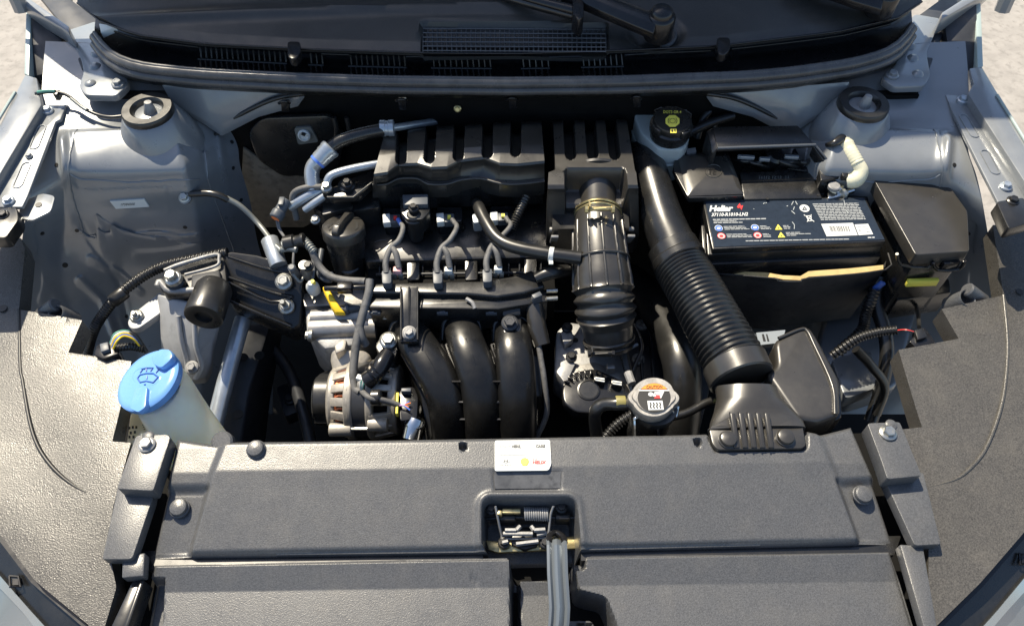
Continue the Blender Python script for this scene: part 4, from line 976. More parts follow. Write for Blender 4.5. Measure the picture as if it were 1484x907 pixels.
for k in range(9):
    a = R(150-k*13); A = P(853+36*math.cos(a), 567-27*math.sin(a), -.094); m.box(A, .0022, .009, .006, Matrix.Rotation(a-math.pi/2, 3, 'Z'))
m.obj('cover_fins', GLO, mc, bevel=.0006)
for (x, y) in ((870, 547), (895, 552)):
    m = MB(); m.prism(flat([(x-9, y-4), (x+8, y-1), (x+7, y+8), (x-9, y+4)], -.088), .012); m.obj('cover_clip', CHR if False else GLO, mc, bevel=.001)
    m = MB(); m.prism(flat([(x-7, y-1), (x+6, y+1), (x+6, y+3), (x-7, y+1)], -.0865), .002); m.prism(flat([(x-7, y+2.5), (x+6, y+4.5), (x+6, y+6.2), (x-7, y+4)], -.0865), .002); m.obj('clip_edge', WHT, mc)
m = MB(); m.box(P(885, 533, -.095), .012, .010, .012); m.obj('rim_pad', ALU, tb, bevel=.002)
m = ribbed(((902, 498, -.10), (906, 520, -.095), (912, 545, -.09)), .006, .004, .0008, 12); m.obj('plug_boot', RUB, tb, ang=60)
m = MB(); m.tube(pp((910, 540, -.088), (916, 556, -.088)), .0062, 10, 1); m.obj('plug_end', ALUD, tb)

# ================================================================== alternator
al = thing('alternator', 'bare alloy alternator with copper windings and black pulley', 'alternator', P(535, 640, -.20))
ac = P(530, 579, -.142)
def arev(x): return ac+V(x, 0, 0)
m = MB(); m.lathe(arev(0), (1, 0, 0), [(.020, -.075), (.0330, -.073), (.0345, -.070), (.0345, -.050), (.033, -.046), (.020, -.045)], 48); m.obj('pulley', RUB, al, ang=40)
m = MB()
for k in range(6): m.lathe(arev(-.071+.0035*k), (1, 0, 0), [(.0346, -.0008), (.0352, 0), (.0346, .0008)], 48)
m.obj('pulley_rib', RUB, al)
def shell(x0, x1, r0, r1, name, win, mat=ALT):
    """cast end shell: bars between windows round the axis"""
    m = MB(); n = 16
    m.lathe(arev(0), (1, 0, 0), [(r0*.9, x0-.004), (r0, x0), (r0, x0+.008), (r0-.004, x0+.009)], 48)
    m.lathe(arev(0), (1, 0, 0), [(r1-.004, x1-.011), (r1, x1-.010), (r1, x1), (r1*.96, x1+.002)], 48)
    for k in range(n):
        a = 2*math.pi*(k+.5)/n; u = V(0, math.cos(a), math.sin(a))
        A = arev(x0+.004)+u*(r0-.003); B = arev(x1-.004)+u*(r1-.003); t = V(0, -math.sin(a), math.cos(a))*win
        o = u*.0035
        m.loft([[A-t-o, A+t-o, A+t+o, A-t+o], [B-t-o, B+t-o, B+t+o, B-t+o]])
    return m.obj(name, mat, al, bevel=.0012, ang=40)
shell(-.046, -.012, .049, .059, 'front_housing', .0062)
shell(.010, .050, .059, .052, 'rear_housing', .0048)
m = MB(); m.lathe(arev(0), (1, 0, 0), [(.052, -.012), (.057, -.010), (.057, .012), (.052, .014)], 48); m.obj('stator', DKM, al)
m = MB()
for k in range(48):
    a = 2*math.pi*k/48; u = V(0, math.cos(a), math.sin(a)); u2 = V(0, math.cos(a+.13), math.sin(a+.13))
    m.tube([arev(-.014)+u*.050, arev(-.030)+u*.048, arev(-.036)+u2*.046, arev(-.014)+u2*.050], .0016, 5, 2)
m.obj('copper_windings', COP, al, kind=None)
m = MB(); m.lathe(arev(0), (1, 0, 0), [(.02, -.042), (.044, -.040), (.044, .046), (.03, .048)], 32); m.obj('rotor_core', BLK, al)
m = MB(); m.prism([P(480, 492, -.088), P(500, 490, -.088), P(503, 505, -.088), P(530, 506, -.09), P(540, 516, -.098), P(520, 540, -.105), P(484, 548, -.11), P(478, 520, -.10)], .035); m.obj('mounting_lug', ALT, al, bevel=.006, seg=3)
m = MB(); m.prism([P(484, 500, -.078), P(497, 490, -.078), P(503, 492, -.078), P(500, 506, -.078), P(486, 512, -.08)], .03); m.obj('lug_ear', ALT, al, bevel=.004)
m = MB(); m.lathe(arev(-.028)+V(0, -.056, .012), (1, 0, 0), [(.010, -.016), (.010, .016)], 16); m.obj('case_boss', ALT, al, bevel=.002)
m = MB(); m.lathe(arev(.026)+V(0, -.052, .020), (1, 0, 0), [(.011, -.014), (.011, .014)], 16); m.obj('case_boss', ALT, al, bevel=.002)
m = MB(); m.tube([arev(-.02)+V(0, -.057, .016), arev(.03)+V(0, -.057, .016)], .0032, 10, 1); m.obj('through_bolt', ZN, al); bolt(al, arev(.032)+V(0, -.057, .016), .0048, (1, 0, 0), ZN)
m = MB(); m.prism(flat(rounded([(576, 562), (600, 560), (606, 575), (604, 606), (580, 610)], 4, 3), -.098), .05); rg = m.obj('regulator_plug', GLO, al, bevel=.003)
m = MB(); m.box(P(576, 586, -.096), .0035, .034, .010, Matrix.Rotation(.05, 3, 'Z')); m.obj('yellow_lock', YELP, rg, bevel=.0008)
m = MB(); m.box(P(589, 567, -.093), .014, .006, .01); m.obj('plug_face', GRYC, rg, bevel=.001)
for k, (c_, yy) in enumerate(((ORC, 590), (BLP, 582), (BLP, 594), (ORC, 584))):
    m = MB(); m.tube(pp((576, 588, -.094), (584, 587, -.090), (592+k, yy, -.092)), .0012, 6, 4); m.obj('plug_wire', c_, rg)
m = MB(); m.tube(pp((596, 636, -.12), (600, 618, -.112), (603, 610, -.11)), .0135, 16, 3); m.lathe(P(601, 614, -.110), (.1, .4, .9), [(.0145, -.003), (.0145, .003)], 20); m.obj('chrome_stub', CHR, al, ang=50)
# drive belt and idler
db = thing('drive_belt', 'black ribbed drive belt looping off the alternator pulley', 'belt', P(470, 640, -.3))
m = MB(); c1 = arev(-.060); c2 = V(c1.x, c1.y+.10, c1.z-.16)
dv = (c2-c1); L_ = dv.length; dv.normalize(); pv = V(0, -dv.z, dv.y)
loop = [c1+pv*.036, c1-dv*.026+pv*.026, c1-dv*.036, c1-dv*.026-pv*.026, c1-pv*.036, c2-pv*.05, c2+dv*.036-pv*.036, c2+dv*.05, c2+dv*.036+pv*.036, c2+pv*.05, c1+pv*.036]
rings = [[p+V(-.009, 0, 0), p+V(.009, 0, 0), (p-(c1+c2)/2).normalized()*.004+p+V(.009, 0, 0), (p-(c1+c2)/2).normalized()*.004+p+V(-.009, 0, 0)] for p in spline(loop, .01, 4)[0]]
m.loft(rings, caps=False); m.obj('belt_band', RUB, db, ang=50)
m = MB(); m.lathe(c2, (1, 0, 0), [(.02, -.012), (.049, -.011), (.049, .011), (.02, .012)], 40); m.obj('crank_pulley', DKM, db, ang=40)
sp_ = thing('subframe_pipe', 'dim steel pipe crossing the dark gap beside the alternator', 'pipe', P(430, 560, -.3))
m = MB(); m.tube(pp((392, 500, -.24), (420, 540, -.26), (440, 600, -.28), (452, 650, -.30)), .010, 14, 6); m.obj('steel_pipe', DKM, sp_, ang=60)
m = MB(); m.prism(flat(rounded([(400, 560), (428, 552), (446, 590), (412, 604)], 5, 3), -.30), .03); m.obj('pipe_bracket', DKM, sp_, bevel=.004); bolt(sp_, P(420, 578, -.295), .007, (0, 0, 1), DKM)
# loom to the alternator
lm = thing('alternator_loom', 'grey taped loom dropping from the wiring rail to the alternator', 'loom', P(515, 560, -.10))
wire(lm, ((536, 405, -.02), (534, 425, -.028), (524, 462, -.045), (516, 500, -.062), (512, 540, -.08), (514, 562, -.09), (522, 568, -.09)), .0062, WIR, 'taped_trunk')
wire(lm, ((520, 470, -.048), (524, 488, -.058), (530, 500, -.07)), .0062, WIR, 'taped_branch')
wire(lm, ((524, 566, -.088), (530, 572, -.078), (540, 578, -.076), (556, 580, -.082), (578, 587, -.094)), .0042, WIR, 'taped_branch')
m = MB(); m.lathe(P(545, 576, -.082), (1, 0, .1), [(.010, -.007), (.0115, -.005), (.0115, .005), (.010, .007)], 18); m.obj('loom_collar', RUB, lm)
m = MB(); W = pp((562, 512, -.066), (553, 528, -.066), (545, 542, -.07), (532, 552, -.078))
m.tube(W, [.011, .0125, .0115, .013], 18, 4); m.obj('black_boot', GLO, lm, ang=50)
for i, (x, y) in enumerate(((546, 537), (540, 543))):
    m = MB(); m.lathe(P(x, y, -.069), (.5, .45, .2), [(.0135, -.002), (.0145, 0), (.0135, .002)], 20); m.obj('boot_ring', GLO, lm)
m = MB(); m.box(P(526, 549, -.072), .018, .008, .008, Matrix.Rotation(-.3, 3, 'Z')); m.obj('white_connector', WHT, lm, bevel=.001)
for k in range(4): wire(lm, ((522+k*2.2, 552, -.07), (522+k*1.4, 560, -.076), (524, 568, -.086)), .0012, (WHP, GRN, WHP, GRN)[k])
# ================================================================== battery
ba = thing('car_battery', 'black car battery with dark printed label in an open sleeve', 'battery', P(1150, 460, -.16))
zb = .030
LB = [(1022, 291), (1252, 287), (1282, 347), (1035, 358)]
m = MB(); m.prism([P(1018, 289, zb), P(1254, 285, zb), P(1284, 350, zb), P(1033, 361, zb)], .018); m.obj('lid', SAT, ba, bevel=.0016)
m = MB(); m.prism([P(1018, 230, zb-.012), P(1240, 226, zb-.012), P(1279, 357, zb-.010), P(1026, 369, zb-.010)], .022); m.obj('lid_step', SAT, ba, bevel=.0016)
m = MB(); m.prism([P(1010, 240, zb-.030), P(1246, 236, zb-.030), P(1278, 372, zb-.026), P(1020, 384, zb-.026)], .03); m.obj('lid_flange', GLO, ba, bevel=.003)
m = MB(); m.prism([P(1016, 260, zb-.055), P(1245, 256, zb-.055), P(1272, 378, zb-.05), P(1022, 388, zb-.05)], .15); m.obj('case', SAT, ba, bevel=.003)
m = MB(); m.prism(flat([(1072, 250), (1122, 248), (1126, 245), (1146, 245), (1152, 249), (1176, 250), (1192, 287), (1078, 289)], zb+.004), .016); rv = m.obj('vent_cover', SAT, ba, bevel=.002)
frv = lambda x, y: P(x, y, zb+.0046)
for i, s in enumerate(('11112', '12:12', '11')): lettering(rv, s, frv, GRYM, 1099+i*19, 259.5-i*.2, 7.0, 0, .3, -6.0, spacing=.95)
for (x, y) in ((1172, 254), (1186, 283), (1112, 288)): disc(rv, P(x, y, zb+.0042), .0022, (0, 0, 1), BKP)
m = MB(); m.prism(flat(LB, zb+.0008), .0008); lb = m.obj('label', NAVY, ba, label='dark blue printed battery label')
fb = lambda x, y: P(x, y, zb+.0014); fb2 = lambda x, y: P(x, y, zb+.0019)
lettering(lb, 'Heliar', fb, WHP, 1027.5, 306.3, 14.2, -.25, 2.2, -11.5, bold=.045, spacing=.95)
sg = [(0, 5), (4, 0), (5.5, 3.5), (9, 3), (6.5, 9.5), (4.8, 6), (1.5, 6.8)]
decal(lb, [[(1068+x*1.0, 294.6+y*1.05) for x, y in sg]], fb, RED, 'emblem')
lettering(lb, '37110-R1010-LN2', fb, WHP, 1030.8, 313.6, 7.05, -.14, 1.2, -6.6, bold=.03)
def bar(x, y, w, h=1.0, sl=-.018): return [(x, y), (x+w, y+sl*w), (x+w+.3, y+sl*w+h), (x+.3, y+h)]
rnd = random.Random(3)
def words(x, y, w, h=1.0):
    out = []; e = x
    while e < x+w:
        k = rnd.uniform(3, 9); k = min(k, x+w-e); out.append(bar(e, y-.018*(e-x), k, h)); e += k+rnd.uniform(.6, 1.2)
    return out
decal(lb, words(1033, 317.6, 77, 1.5)+words(1034, 320.4, 33)+words(1034, 322.4, 42, 1.2), fb, GRP, 'small_print')
txt = []
for x, y, ws in ((1048.5, 328, (30, 32, 36)), (1052.5, 339.3, (29, 36, 36)), (1101, 327.3, (10, 14, 15)), (1105, 338.7, (9, 11, 11)), (1134.5, 326.8, (8, 10, 9)), (1138.5, 336.8, (21, 36, 14))):
    for i, w_ in enumerate(ws): txt += words(x+i*.7, y+i*2.0, w_, .95)
txt += words(1080.5, 348.6, 150, 1.2)
decal(lb, txt, fb, GRP, 'small_print')
for (x, y, c) in ((1041.6, 330.8, BLP), (1094.2, 329.8, BLP), (1045.4, 342, PNK), (1098, 341, PNK)):
    decal(lb, [ell(x, y, 5.9, 4.6, 20, .2)], fb, WHP if c is BLP else RED, 'pictogram'); decal(lb, [ell(x, y, 5.2, 4.0, 20, .2)], fb2, c, 'pictogram')
    decal(lb, [ell(x, y, 2.8, 1.7, 12)], lambda a, b: P(a, b, zb+.0024), WHP if c is BLP else RED, 'pictogram')
for (x, y) in ((1129, 329.4), (1133, 340.6)):
    decal(lb, [[(x-5.6, y+3.6), (x-2, y-3.8), (x-1, y-3.8), (x+5, y+3.4)]], fb, YELP, 'pictogram'); decal(lb, [[(x-1.6, y+2), (x-.9, y-1), (x+.4, y+2)]], fb2, BKP, 'pictogram')
decal(lb, [ell(1166, 302.0, 7.2, 5.4, 22, .25)], fb, WHP, 'recycling_mark'); decal(lb, [[(1162.4, 304.4), (1165.6, 298.8), (1170, 304)]], fb2, NAVY, 'recycling_mark'); decal(lb, [[(1164.8, 303.2), (1166, 301), (1167.6, 303)]], lambda a, b: P(a, b, zb+.0024), WHP, 'recycling_mark')
def stroke(x0, y0, x1, y1, w=.55):
    d = math.hypot(x1-x0, y1-y0); nx, ny = -(y1-y0)/d*w, (x1-x0)/d*w
    return [(x0+nx, y0+ny), (x1+nx, y1+ny), (x1-nx, y1-ny), (x0-nx, y0-ny)]
decal(lb, [stroke(1165, 311.4, 1180, 321.2), stroke(1176, 311, 1169.6, 321.6), stroke(1167, 313.2, 1176, 312.6), stroke(1168.6, 313.5, 1171.8, 320), stroke(1175.4, 312.8, 1175.6, 320), stroke(1171, 320.2, 1176, 320)], fb, WHP, 'bin_mark')
txt = []
for i in range(11):
    y = 295.4+i*2.25; x = 1177.6+i*1.18; txt += words(x, y, 66-.1*i if i not in (2, 4) else 64, 1.15)
decal(lb, txt, fb, GRP, 'small_print')
decal(lb, [[(1190, 324.6), (1236, 323), (1243, 341), (1198, 342.6)]], fb, WHP, 'barcode_label')
decal(lb, [[(1238.4, 325.4), (1258, 324.4), (1265.4, 339.6), (1244.4, 341)]], fb, WHP, 'white_label')
bars = []; x = 1201.5
while x < 1230:
    w_ = rnd.choice((.6, .9, 1.4)); bars.append([(x, 327.6), (x+w_, 327.6), (x+w_+2.6, 335), (x+2.6, 335)]); x += w_+rnd.choice((.7, 1.0, 1.5))
decal(lb, bars, fb2, WIR, 'barcode'); decal(lb, words(1242, 328, 14, .6)+words(1253, 331.5, 6, .8)+words(1255, 335, 6, .8)+[ell(1246, 333.5, 1.6, 2)], fb2, GRP, 'small_print')
decal(lb, words(1257.4, 343.6, 10, 1.3), fb, WHP, 'small_print')
decal(lb, [stroke(*q) for q in ((1147, 297, 1150, 291.8), (1152.6, 291.6, 1155.6, 296.6), (1149.6, 304.4, 1151.4, 299.6), (1147, 305.6, 1152, 310), (1106, 295.6, 1108, 294), (1109.5, 294.6, 1111, 293.8), (1092, 303, 1093, 302.6), (1140, 298.6, 1142, 298.6))]+[stroke(1148, 321.6, 1151.4, 326, .5), stroke(1151.4, 326, 1151, 332, .5), stroke(1223, 290, 1224, 296, .4), stroke(1224, 296, 1222, 304, .3), stroke(1226, 304, 1229, 309, .5), stroke(1247, 304, 1246, 309, .4)], fb2, GRL, 'scuff')
# sleeve
SO = [(1006, 392), (1118, 401), (1128, 404), (1160, 405), (1172, 400), (1282, 388), (1286, 366)]
m = MB(); zs = -.028
m.loft([[P(1004, 376, zs)+V(0, 0, dz_) for dz_ in (0, -.14)]]+[[P(x, y+3, zs)+V(0, 0, dz_)+V(0, .012*(dz_ < 0), 0) for dz_ in (0, -.14)] for x, y in SO], closed=False); sv = m.obj('sleeve', SLV, ba, ang=60)
m = MB(); m.loft([[P(x, y+3, zs+q_), P(x, y-k_, zs+q_+.002)] for x, y, q_, k_ in ((1010, 392, 0, 3), (1060, 396, .006, 3), (1112, 399, .016, 4), (1122, 399, .028, 2), (1135, 402, .030, 3), (1160, 403, .030, 3), (1172, 398, .030, 5), (1230, 394, .030, 5), (1280, 388, .030, 4))], closed=False); m.obj('sleeve_edge', YSL, sv, ang=60)
for q in (((1008, 393), (1118, 402), (1128, 406), (1160, 407), (1172, 402), (1283, 390), (1287, 366)),): m = MB(); m.tube([P(x, y+1, zs+(.031 if x > 1115 else .001)) for x, y in q], .0012, 6, 3); m.obj('sleeve_rim', SLV, sv, ang=60)
# clamp terminal
tm = thing('battery_terminal', 'bright metal battery clamp with domed nut beside the battery label', 'terminal', P(1210, 285, zb-.012))
m = MB(); m.lathe(P(1208, 279, zb-.005), (0, 0, 1), [(.013, -.006), (.0145, .002), (.0115, .010), (.0105, .016), (.008, .017), (0, .017)], 28); m.obj('post_clamp', CHR, tm, ang=40)
m = MB(); m.lathe(P(1209, 270, zb+.014), (0, 0, 1), [(.009, -.004), (.009, .001), (.0075, .0022), (0, .0024)], 24); m.obj('post_top', ALUD, tm)
m = MB(); m.prism(flat(rounded([(1199, 256), (1216, 256), (1220, 284), (1200, 288)], 3, 3), zb+.004), .010); m.obj('clamp_plate', CHR, tm, bevel=.002)
m = MB(); m.tube(pp((1212, 284, zb+.002), (1236, 276, zb+.002)), .0042, 10, 1); m.obj('clamp_stud', CHR, tm); bolt(tm, P(1222, 281, zb+.002), .006, (1, .3, 0), ZN)
# positive fuse cover
pf = thing('terminal_cover', 'square black terminal cover with embossed ring on the battery', 'terminal cover', P(1030, 280, zb))
m = MB(); m.prism(flat(rounded([(978, 222), (1056, 221), (1079, 284), (998, 287), (976, 246)], 4, 3), .040), .010); pc = m.obj('cover_skirt', SAT, pf, bevel=.003)
_top = [(983, 224), (1056, 223), (1076, 278), (1002, 281)]
m = MB(); m.loft([[P(x, y, .041) for x, y in [(980, 224), (1057, 223), (1079, 282), (996, 285)]], [P(x, y, .046) for x, y in [(994, 227), (1052, 226), (1068, 271), (1006, 272)]]]); pt = m.obj('cover_top', COV, pf, bevel=.0015)
fc_ = lambda x, y: P(x, y, .0464)
m = MB(); m.tube([P(*p, .0462) for p in ell(1034, 248, 12, 9.5, 28)+[ell(1034, 248, 12, 9.5, 28)[0]]], .0008, 6, 1, cap=False); m.obj('embossed_ring', COV, pt); lettering(pt, 'TE', fc_, SAT, 1026, 253, 11, 0, 1, -11, bold=.02)
m = MB()
for x in (1030, 1041, 1052): m.box(P(x, 287, .034), .005, .008, .008)
m.obj('cover_teeth', SAT, pc, bevel=.001)
# holder behind battery (black shelf) and wires
hs = thing('battery_shelf', 'black open shelf bracket standing behind the battery', 'bracket', P(1105, 215, .0))
m = MB(); m.prism([P(1033, 184, .085), P(1156, 182, .085), P(1181, 210, .078), P(1040, 216, .078)], .006); m.obj('shelf_top', SAT, hs, bevel=.001)
m = MB(); m.tube(pp((1040, 215, .080), (1182, 210, .080)), .0022, 8, 1); m.obj('shelf_edge', GRYC, hs)
m = MB(); m.prism([P(1033, 184, .084), P(1040, 216, .077), P(1032, 222, .07), P(1024, 190, .08)], .06); m.obj('shelf_side', SAT, hs, bevel=.002)
m = MB(); m.prism([P(1178, 211, .077), P(1184, 212, .077), P(1206, 240, .06), P(1200, 242, .06)], .02); m.obj('shelf_leg', SAT, hs, bevel=.001)
m = MB(); m.tube(pp((1183, 212, .079), (1206, 240, .062)), .0014, 6, 1); m.obj('leg_edge', GRYC, hs)
m = MB(); m.prism(flat([(1150, 214), (1178, 216), (1198, 240), (1180, 250), (1140, 244)], .035), .03); m.obj('shelf_back', GLO, hs, bevel=.003)
m = MB(); m.prism(flat(rounded([(1186, 240), (1212, 238), (1218, 256), (1190, 262)], 3, 3), .052), .03); m.obj('relay', SAT, hs, bevel=.003)
wr = thing('battery_harness', 'tangle of black battery leads in the gap below the shelf bracket', 'harness', P(1110, 240, .0))
for k in range(9):
    rr1 = random.Random(k); x = 1062+k*11
    wire(wr, ((x, 222+rr1.uniform(0, 8), .03), (x+14, 230+rr1.uniform(-4, 6), .045), (x+30, 236+rr1.uniform(-6, 6), .04), (x+46, 244, .025)), rr1.uniform(.0022, .0045), RUB, 'cable')
for (x, y, l) in ((1068, 228, 26), (1100, 231, 16), (1136, 228, 22)):
    m = MB(); m.box(P(x+l/2, y, .05), l*.00098, .005, .006, Matrix.Rotation(-.1, 3, 'Z')); m.obj('lead_tag', PIPE, wr, bevel=.001)
m = MB(); m.lathe(P(1122, 226, .045), (.2, -.3, 1), [(.016, -.02), (.016, .004), (.012, .008), (0, .008)], 18); m.obj('cable_nut', GLO, wr)
# washer / drain pipe, cream
cp = thing('cream_elbow_pipe', 'cream plastic elbow pipe clipped to the strut tower behind the fuse box', 'pipe', P(1240, 262, .02))
m = MB(); m.tube(pp((1222, 203, .078), (1232, 220, .074), (1242, 238, .066)), lambda t: .0108+.0012*(t < .3)+.0005*math.sin(t*60), 20, 12); m.obj('upper_pipe', CRMP, cp, ang=50)
m = MB(); m.tube(pp((1240, 236, .066), (1246, 248, .058), (1240, 260, .05), (1228, 262, .045)), [.011, .0125, .0125, .011], 20, 8); m.obj('elbow', CRMP, cp, ang=50)
m = MB(); m.tube(pp((1198, 210, .075), (1208, 208, .085), (1218, 202, .085), (1228, 198, .08)), [.003, .005, .007, .006], 10, 5); m.obj('black_hook', RUB, cp, ang=60)
m = MB(); m.prism(flat(rounded([(1226, 205), (1242, 196), (1250, 204), (1240, 218)], 3, 3), .075), .012); cb = m.obj('black_clip', SAT, cp, bevel=.002); bolt(cb, P(1241, 198, .078), .004, (0, -.3, 1), BLKB, stud=.006)
m = MB(); m.prism(flat([(1212, 236), (1232, 234), (1236, 242), (1214, 246)], .06), .01); m.prism(flat([(1218, 246), (1228, 244), (1230, 254), (1222, 256)], .058), .01); m.obj('orange_clip', SAT, cp, bevel=.0015)

# ================================================================== fuse box
fbx = thing('fuse_box', 'black under hood fuse box with yellow label on its front', 'fuse box', P(1330, 430, -.10))
tp = [(1263, 254), (1268, 250), (1362, 250), (1402, 306), (1405, 364), (1327, 369)]
m = MB(); m.prism(flat(rounded(tp, 4, 3), .048), .020, taper=1.02); m.obj('fuse_box_lid', COV, fbx, bevel=.006, seg=4)
m = MB(); m.prism(flat([(1264, 262), (1362, 258), (1396, 312), (1397, 372), (1328, 377)], .030), .13); fbb = m.obj('fuse_box_base', SAT, fbx, bevel=.004)
m = MB(); m.prism(flat([(1250, 262), (1262, 256), (1326, 372), (1316, 382)], .012), .06); m.obj('side_wall', SAT, fbx, bevel=.003)
fy = P(1335, 377, .030).y
m = MB(); m.tube([PY(x, y, fy-.006) for x, y in ((1300, 368), (1306, 384), (1344, 388), (1352, 380))], .0022, 8, 2); m.obj('wire_bail', SAT, fbx); m = MB(); m.box(PY(1376, 383, fy-.004), .024, .008, .014, Matrix.Rotation(.12, 3, 'Z')); m.tube([PY(x, y, fy-.007) for x, y in ((1352, 380), (1358, 391), (1390, 390), (1398, 378))], .0028, 8, 2); m.obj('lid_latch', GLO, fbx, bevel=.001)
fy = P(1335, 377, .030).y; yf = PY(1336, 409, fy-.004)
m = MB(); m.box(yf, .044, .006, .013, Matrix.Rotation(-.06, 3, 'Y')); m.obj('yellow_label', YELP, fbx, bevel=.001)
m = MB(); m.prism(flat([(1298, 412), (1376, 402), (1380, 424), (1300, 436)], -.060), .05); m.obj('lower_tray', SAT, fbx, bevel=.004)
m = MB(); m.prism(flat([(1284, 246), (1300, 244), (1316, 246), (1316, 252), (1284, 252)], .04), .02); m.obj('rear_tab', SAT, fbx, bevel=.001)

# ================================================================== brake fluid reservoir
br = thing('brake_fluid_reservoir', 'milky white brake fluid reservoir with black screw cap', 'reservoir', P(965, 225, -.02))
m = MB(); rings = []
for z, s in ((.030, .86), (.048, .98), (.055, 1.0), (.066, 1.0), (.072, .96)):
    c0 = (960, 188); pts = [(925, 152), (958, 146), (962, 140), (990, 138), (1002, 165), (998, 208), (990, 222), (954, 222), (928, 198), (918, 172)]
    rings.append([P(c0[0]+(x-c0[0])*s, c0[1]+(y-c0[1])*s, z) for x, y in rounded(pts, 8, 3)])
for a in rings:  # keep walls straight in space
    pass
base = rings[2]
rings = [[Vector((p.x, p.y, z)) for p in base] for z in (-.005, .062)]
m.loft(rings); m.obj('tank', RES, br, bevel=.005, seg=3)
m = MB(); m.tube([p+V(0, 0, .0) for p in [Vector((q.x, q.y, .030)) for q in base]+[Vector((base[0].x, base[0].y, .030))]], .0022, 8, 1); m.obj('tank_seam', RES, br)
cc = P(972, 186, .078)
m = MB(); m.lathe(cc, (0, -.06, 1), [(.029, -.02), (.029, -.006), (.0315, -.005), (.0325, -.002), (.0325, .006), (.029, .008), (.029, .016), (.0275, .019), (0, .0195)], 48); cap_ = m.obj('screw_cap', GLO if False else SAT, br, ang=35)
m = MB()
for k in range(4):
    a = R(-90+k*90+35); m.box(cc+V(.0305*math.cos(a), .0305*math.sin(a), .010), .016, .006, .012, Matrix.Rotation(a+math.pi/2, 3, 'Z'))
m.obj('cap_grip', SAT, cap_, bevel=.0015)
axc = Vector((0, -.06, 1)).normalized(); o_ = cc+axc*.0202
fcap = lambda x, y: (lambda d: CAMP+d*((o_-CAMP).dot(axc)/d.dot(axc)))(ray(x, y))
lettering(cap_, 'DOT3 OR 4', fcap, YELP, 961, 164.4, 5.1, .05, 0, -5.8, bold=.02)
oc8 = [(974.6+11*math.cos(R(22.5+45*k)), 175.6+9.2*math.sin(R(22.5+45*k))) for k in range(8)]
fcap2 = lambda x, y: fcap(x, y)+axc*.0004; fcap3 = lambda x, y: fcap(x, y)+axc*.0008
decal(cap_, [oc8], fcap, YELP, 'warning_mark')
def ringpoly(cx, cy, r0, r1, a0, a1, sy=.84, n=14): return [(cx+r1*math.cos(a), cy+sy*r1*math.sin(a)) for a in np.linspace(a0, a1, n)]+[(cx+r0*math.cos(a), cy+sy*r0*math.sin(a)) for a in np.linspace(a1, a0, n)]
decal(cap_, [ringpoly(974.6, 175.6, 3.7, 4.4, 0, math.pi), ringpoly(974.6, 175.6, 3.7, 4.4, math.pi, 2*math.pi), ringpoly(974.6, 175.6, 6.0, 6.8, -.8, .8), ringpoly(974.6, 175.6, 6.0, 6.8, math.pi-.8, math.pi+.8)], fcap2, BKP, 'warning_mark')
decal(cap_, [[(971.5, 187), (980.5, 187), (980.5, 193), (971.5, 193)]], fcap, YELP, 'book_mark'); decal(cap_, [[(973, 188.4), (975.4, 188.4), (975.4, 191.6), (973, 191.6)], [(976.6, 188.4), (979, 188.4), (979, 191.6), (978, 191.6)]], fcap2, BKP, 'book_mark')
m = MB(); m.tube(pp((1000, 192, .06), (1030, 178, .065), (1062, 168, .065)), .007, 10, 4); m.obj('brake_line', RUB, br, ang=60)
m = MB(); m.prism(flat([(994, 216), (1008, 214), (1009, 220), (996, 222)], .045), .01); m.obj('tank_tab', ALUD, br)

# ================================================================== intake duct, corrugated hose and snorkel
du = thing('intake_duct', 'black intake duct with corrugated middle running to the front snorkel', 'duct', P(1090, 640, -.02))
m = MB(); m.tube(pp((930, 224, .012), (938, 240, .022), (948, 275, .020), (962, 322, .010), (978, 362, .0)), [.026, .028, .0285, .031, .034], 36, 8); m.obj('upper_duct', GLO if False else SAT, du, ang=60)
A = P(976, 362, .0); B = P(989, 388, -.006); d = (B-A).normalized()
m = MB(); m.lathe(A, d, [(.034, -.008), (.0375, -.006), (.0380, .010), (.0395, .012), (.0395, .022), (.037, .024)], 44); m.obj('upper_cuff', SAT, du, ang=35)
for s in (-.010, .014): m = MB(); m.box(A+d*.012+V(s, -.037, .018), .012, .004, .004, Matrix.Rotation(-.5, 3, 'Z')); m.obj('cuff_notch', SAT, du)
m = ribbed(((985, 384, -.004), (1010, 425, -.004), (1040, 480, -.006), (1072, 538, -.010)), lambda t: .0372+.003*t, .0074, .0019, 44, 8); m.obj('corrugated_hose', RUB, du, ang=60)
A = P(1066, 530, -.010); B = P(1082, 566, -.012); d = (B-A).normalized()
m = MB(); m.lathe(A, d, [(.040, -.006), (.0435, -.004), (.0435, .020), (.041, .022)], 44); m.obj('lower_cuff', COV, du, ang=35)
rings = []
for (x, y, z, rx, rz, fl) in ((1080, 560, -.012, .040, .038, 0), (1086, 578, -.010, .042, .034, .0), (1092, 596, -.006, .050, .022, .4), (1096, 612, -.002, .058, .014, .8), (1097, 622, .0, .060, .010, 1)):
    c0 = P(x, y, z); ring = []
    for k in range(32):
        a = 2*math.pi*k/32; ca, sa = math.cos(a), math.sin(a)
        p_ = 2/(2+3*fl); u = math.copysign(abs(ca)**p_, ca)*rx; v = math.copysign(abs(sa)**p_, sa)*rz
        ring.append(c0+V(u, -v*.35*(1-fl)+.0, v*(.8 if fl < 1 else 1)))
    rings.append(ring)
m = MB(); m.loft(rings); m.obj('snorkel_throat', COV, du, ang=60)
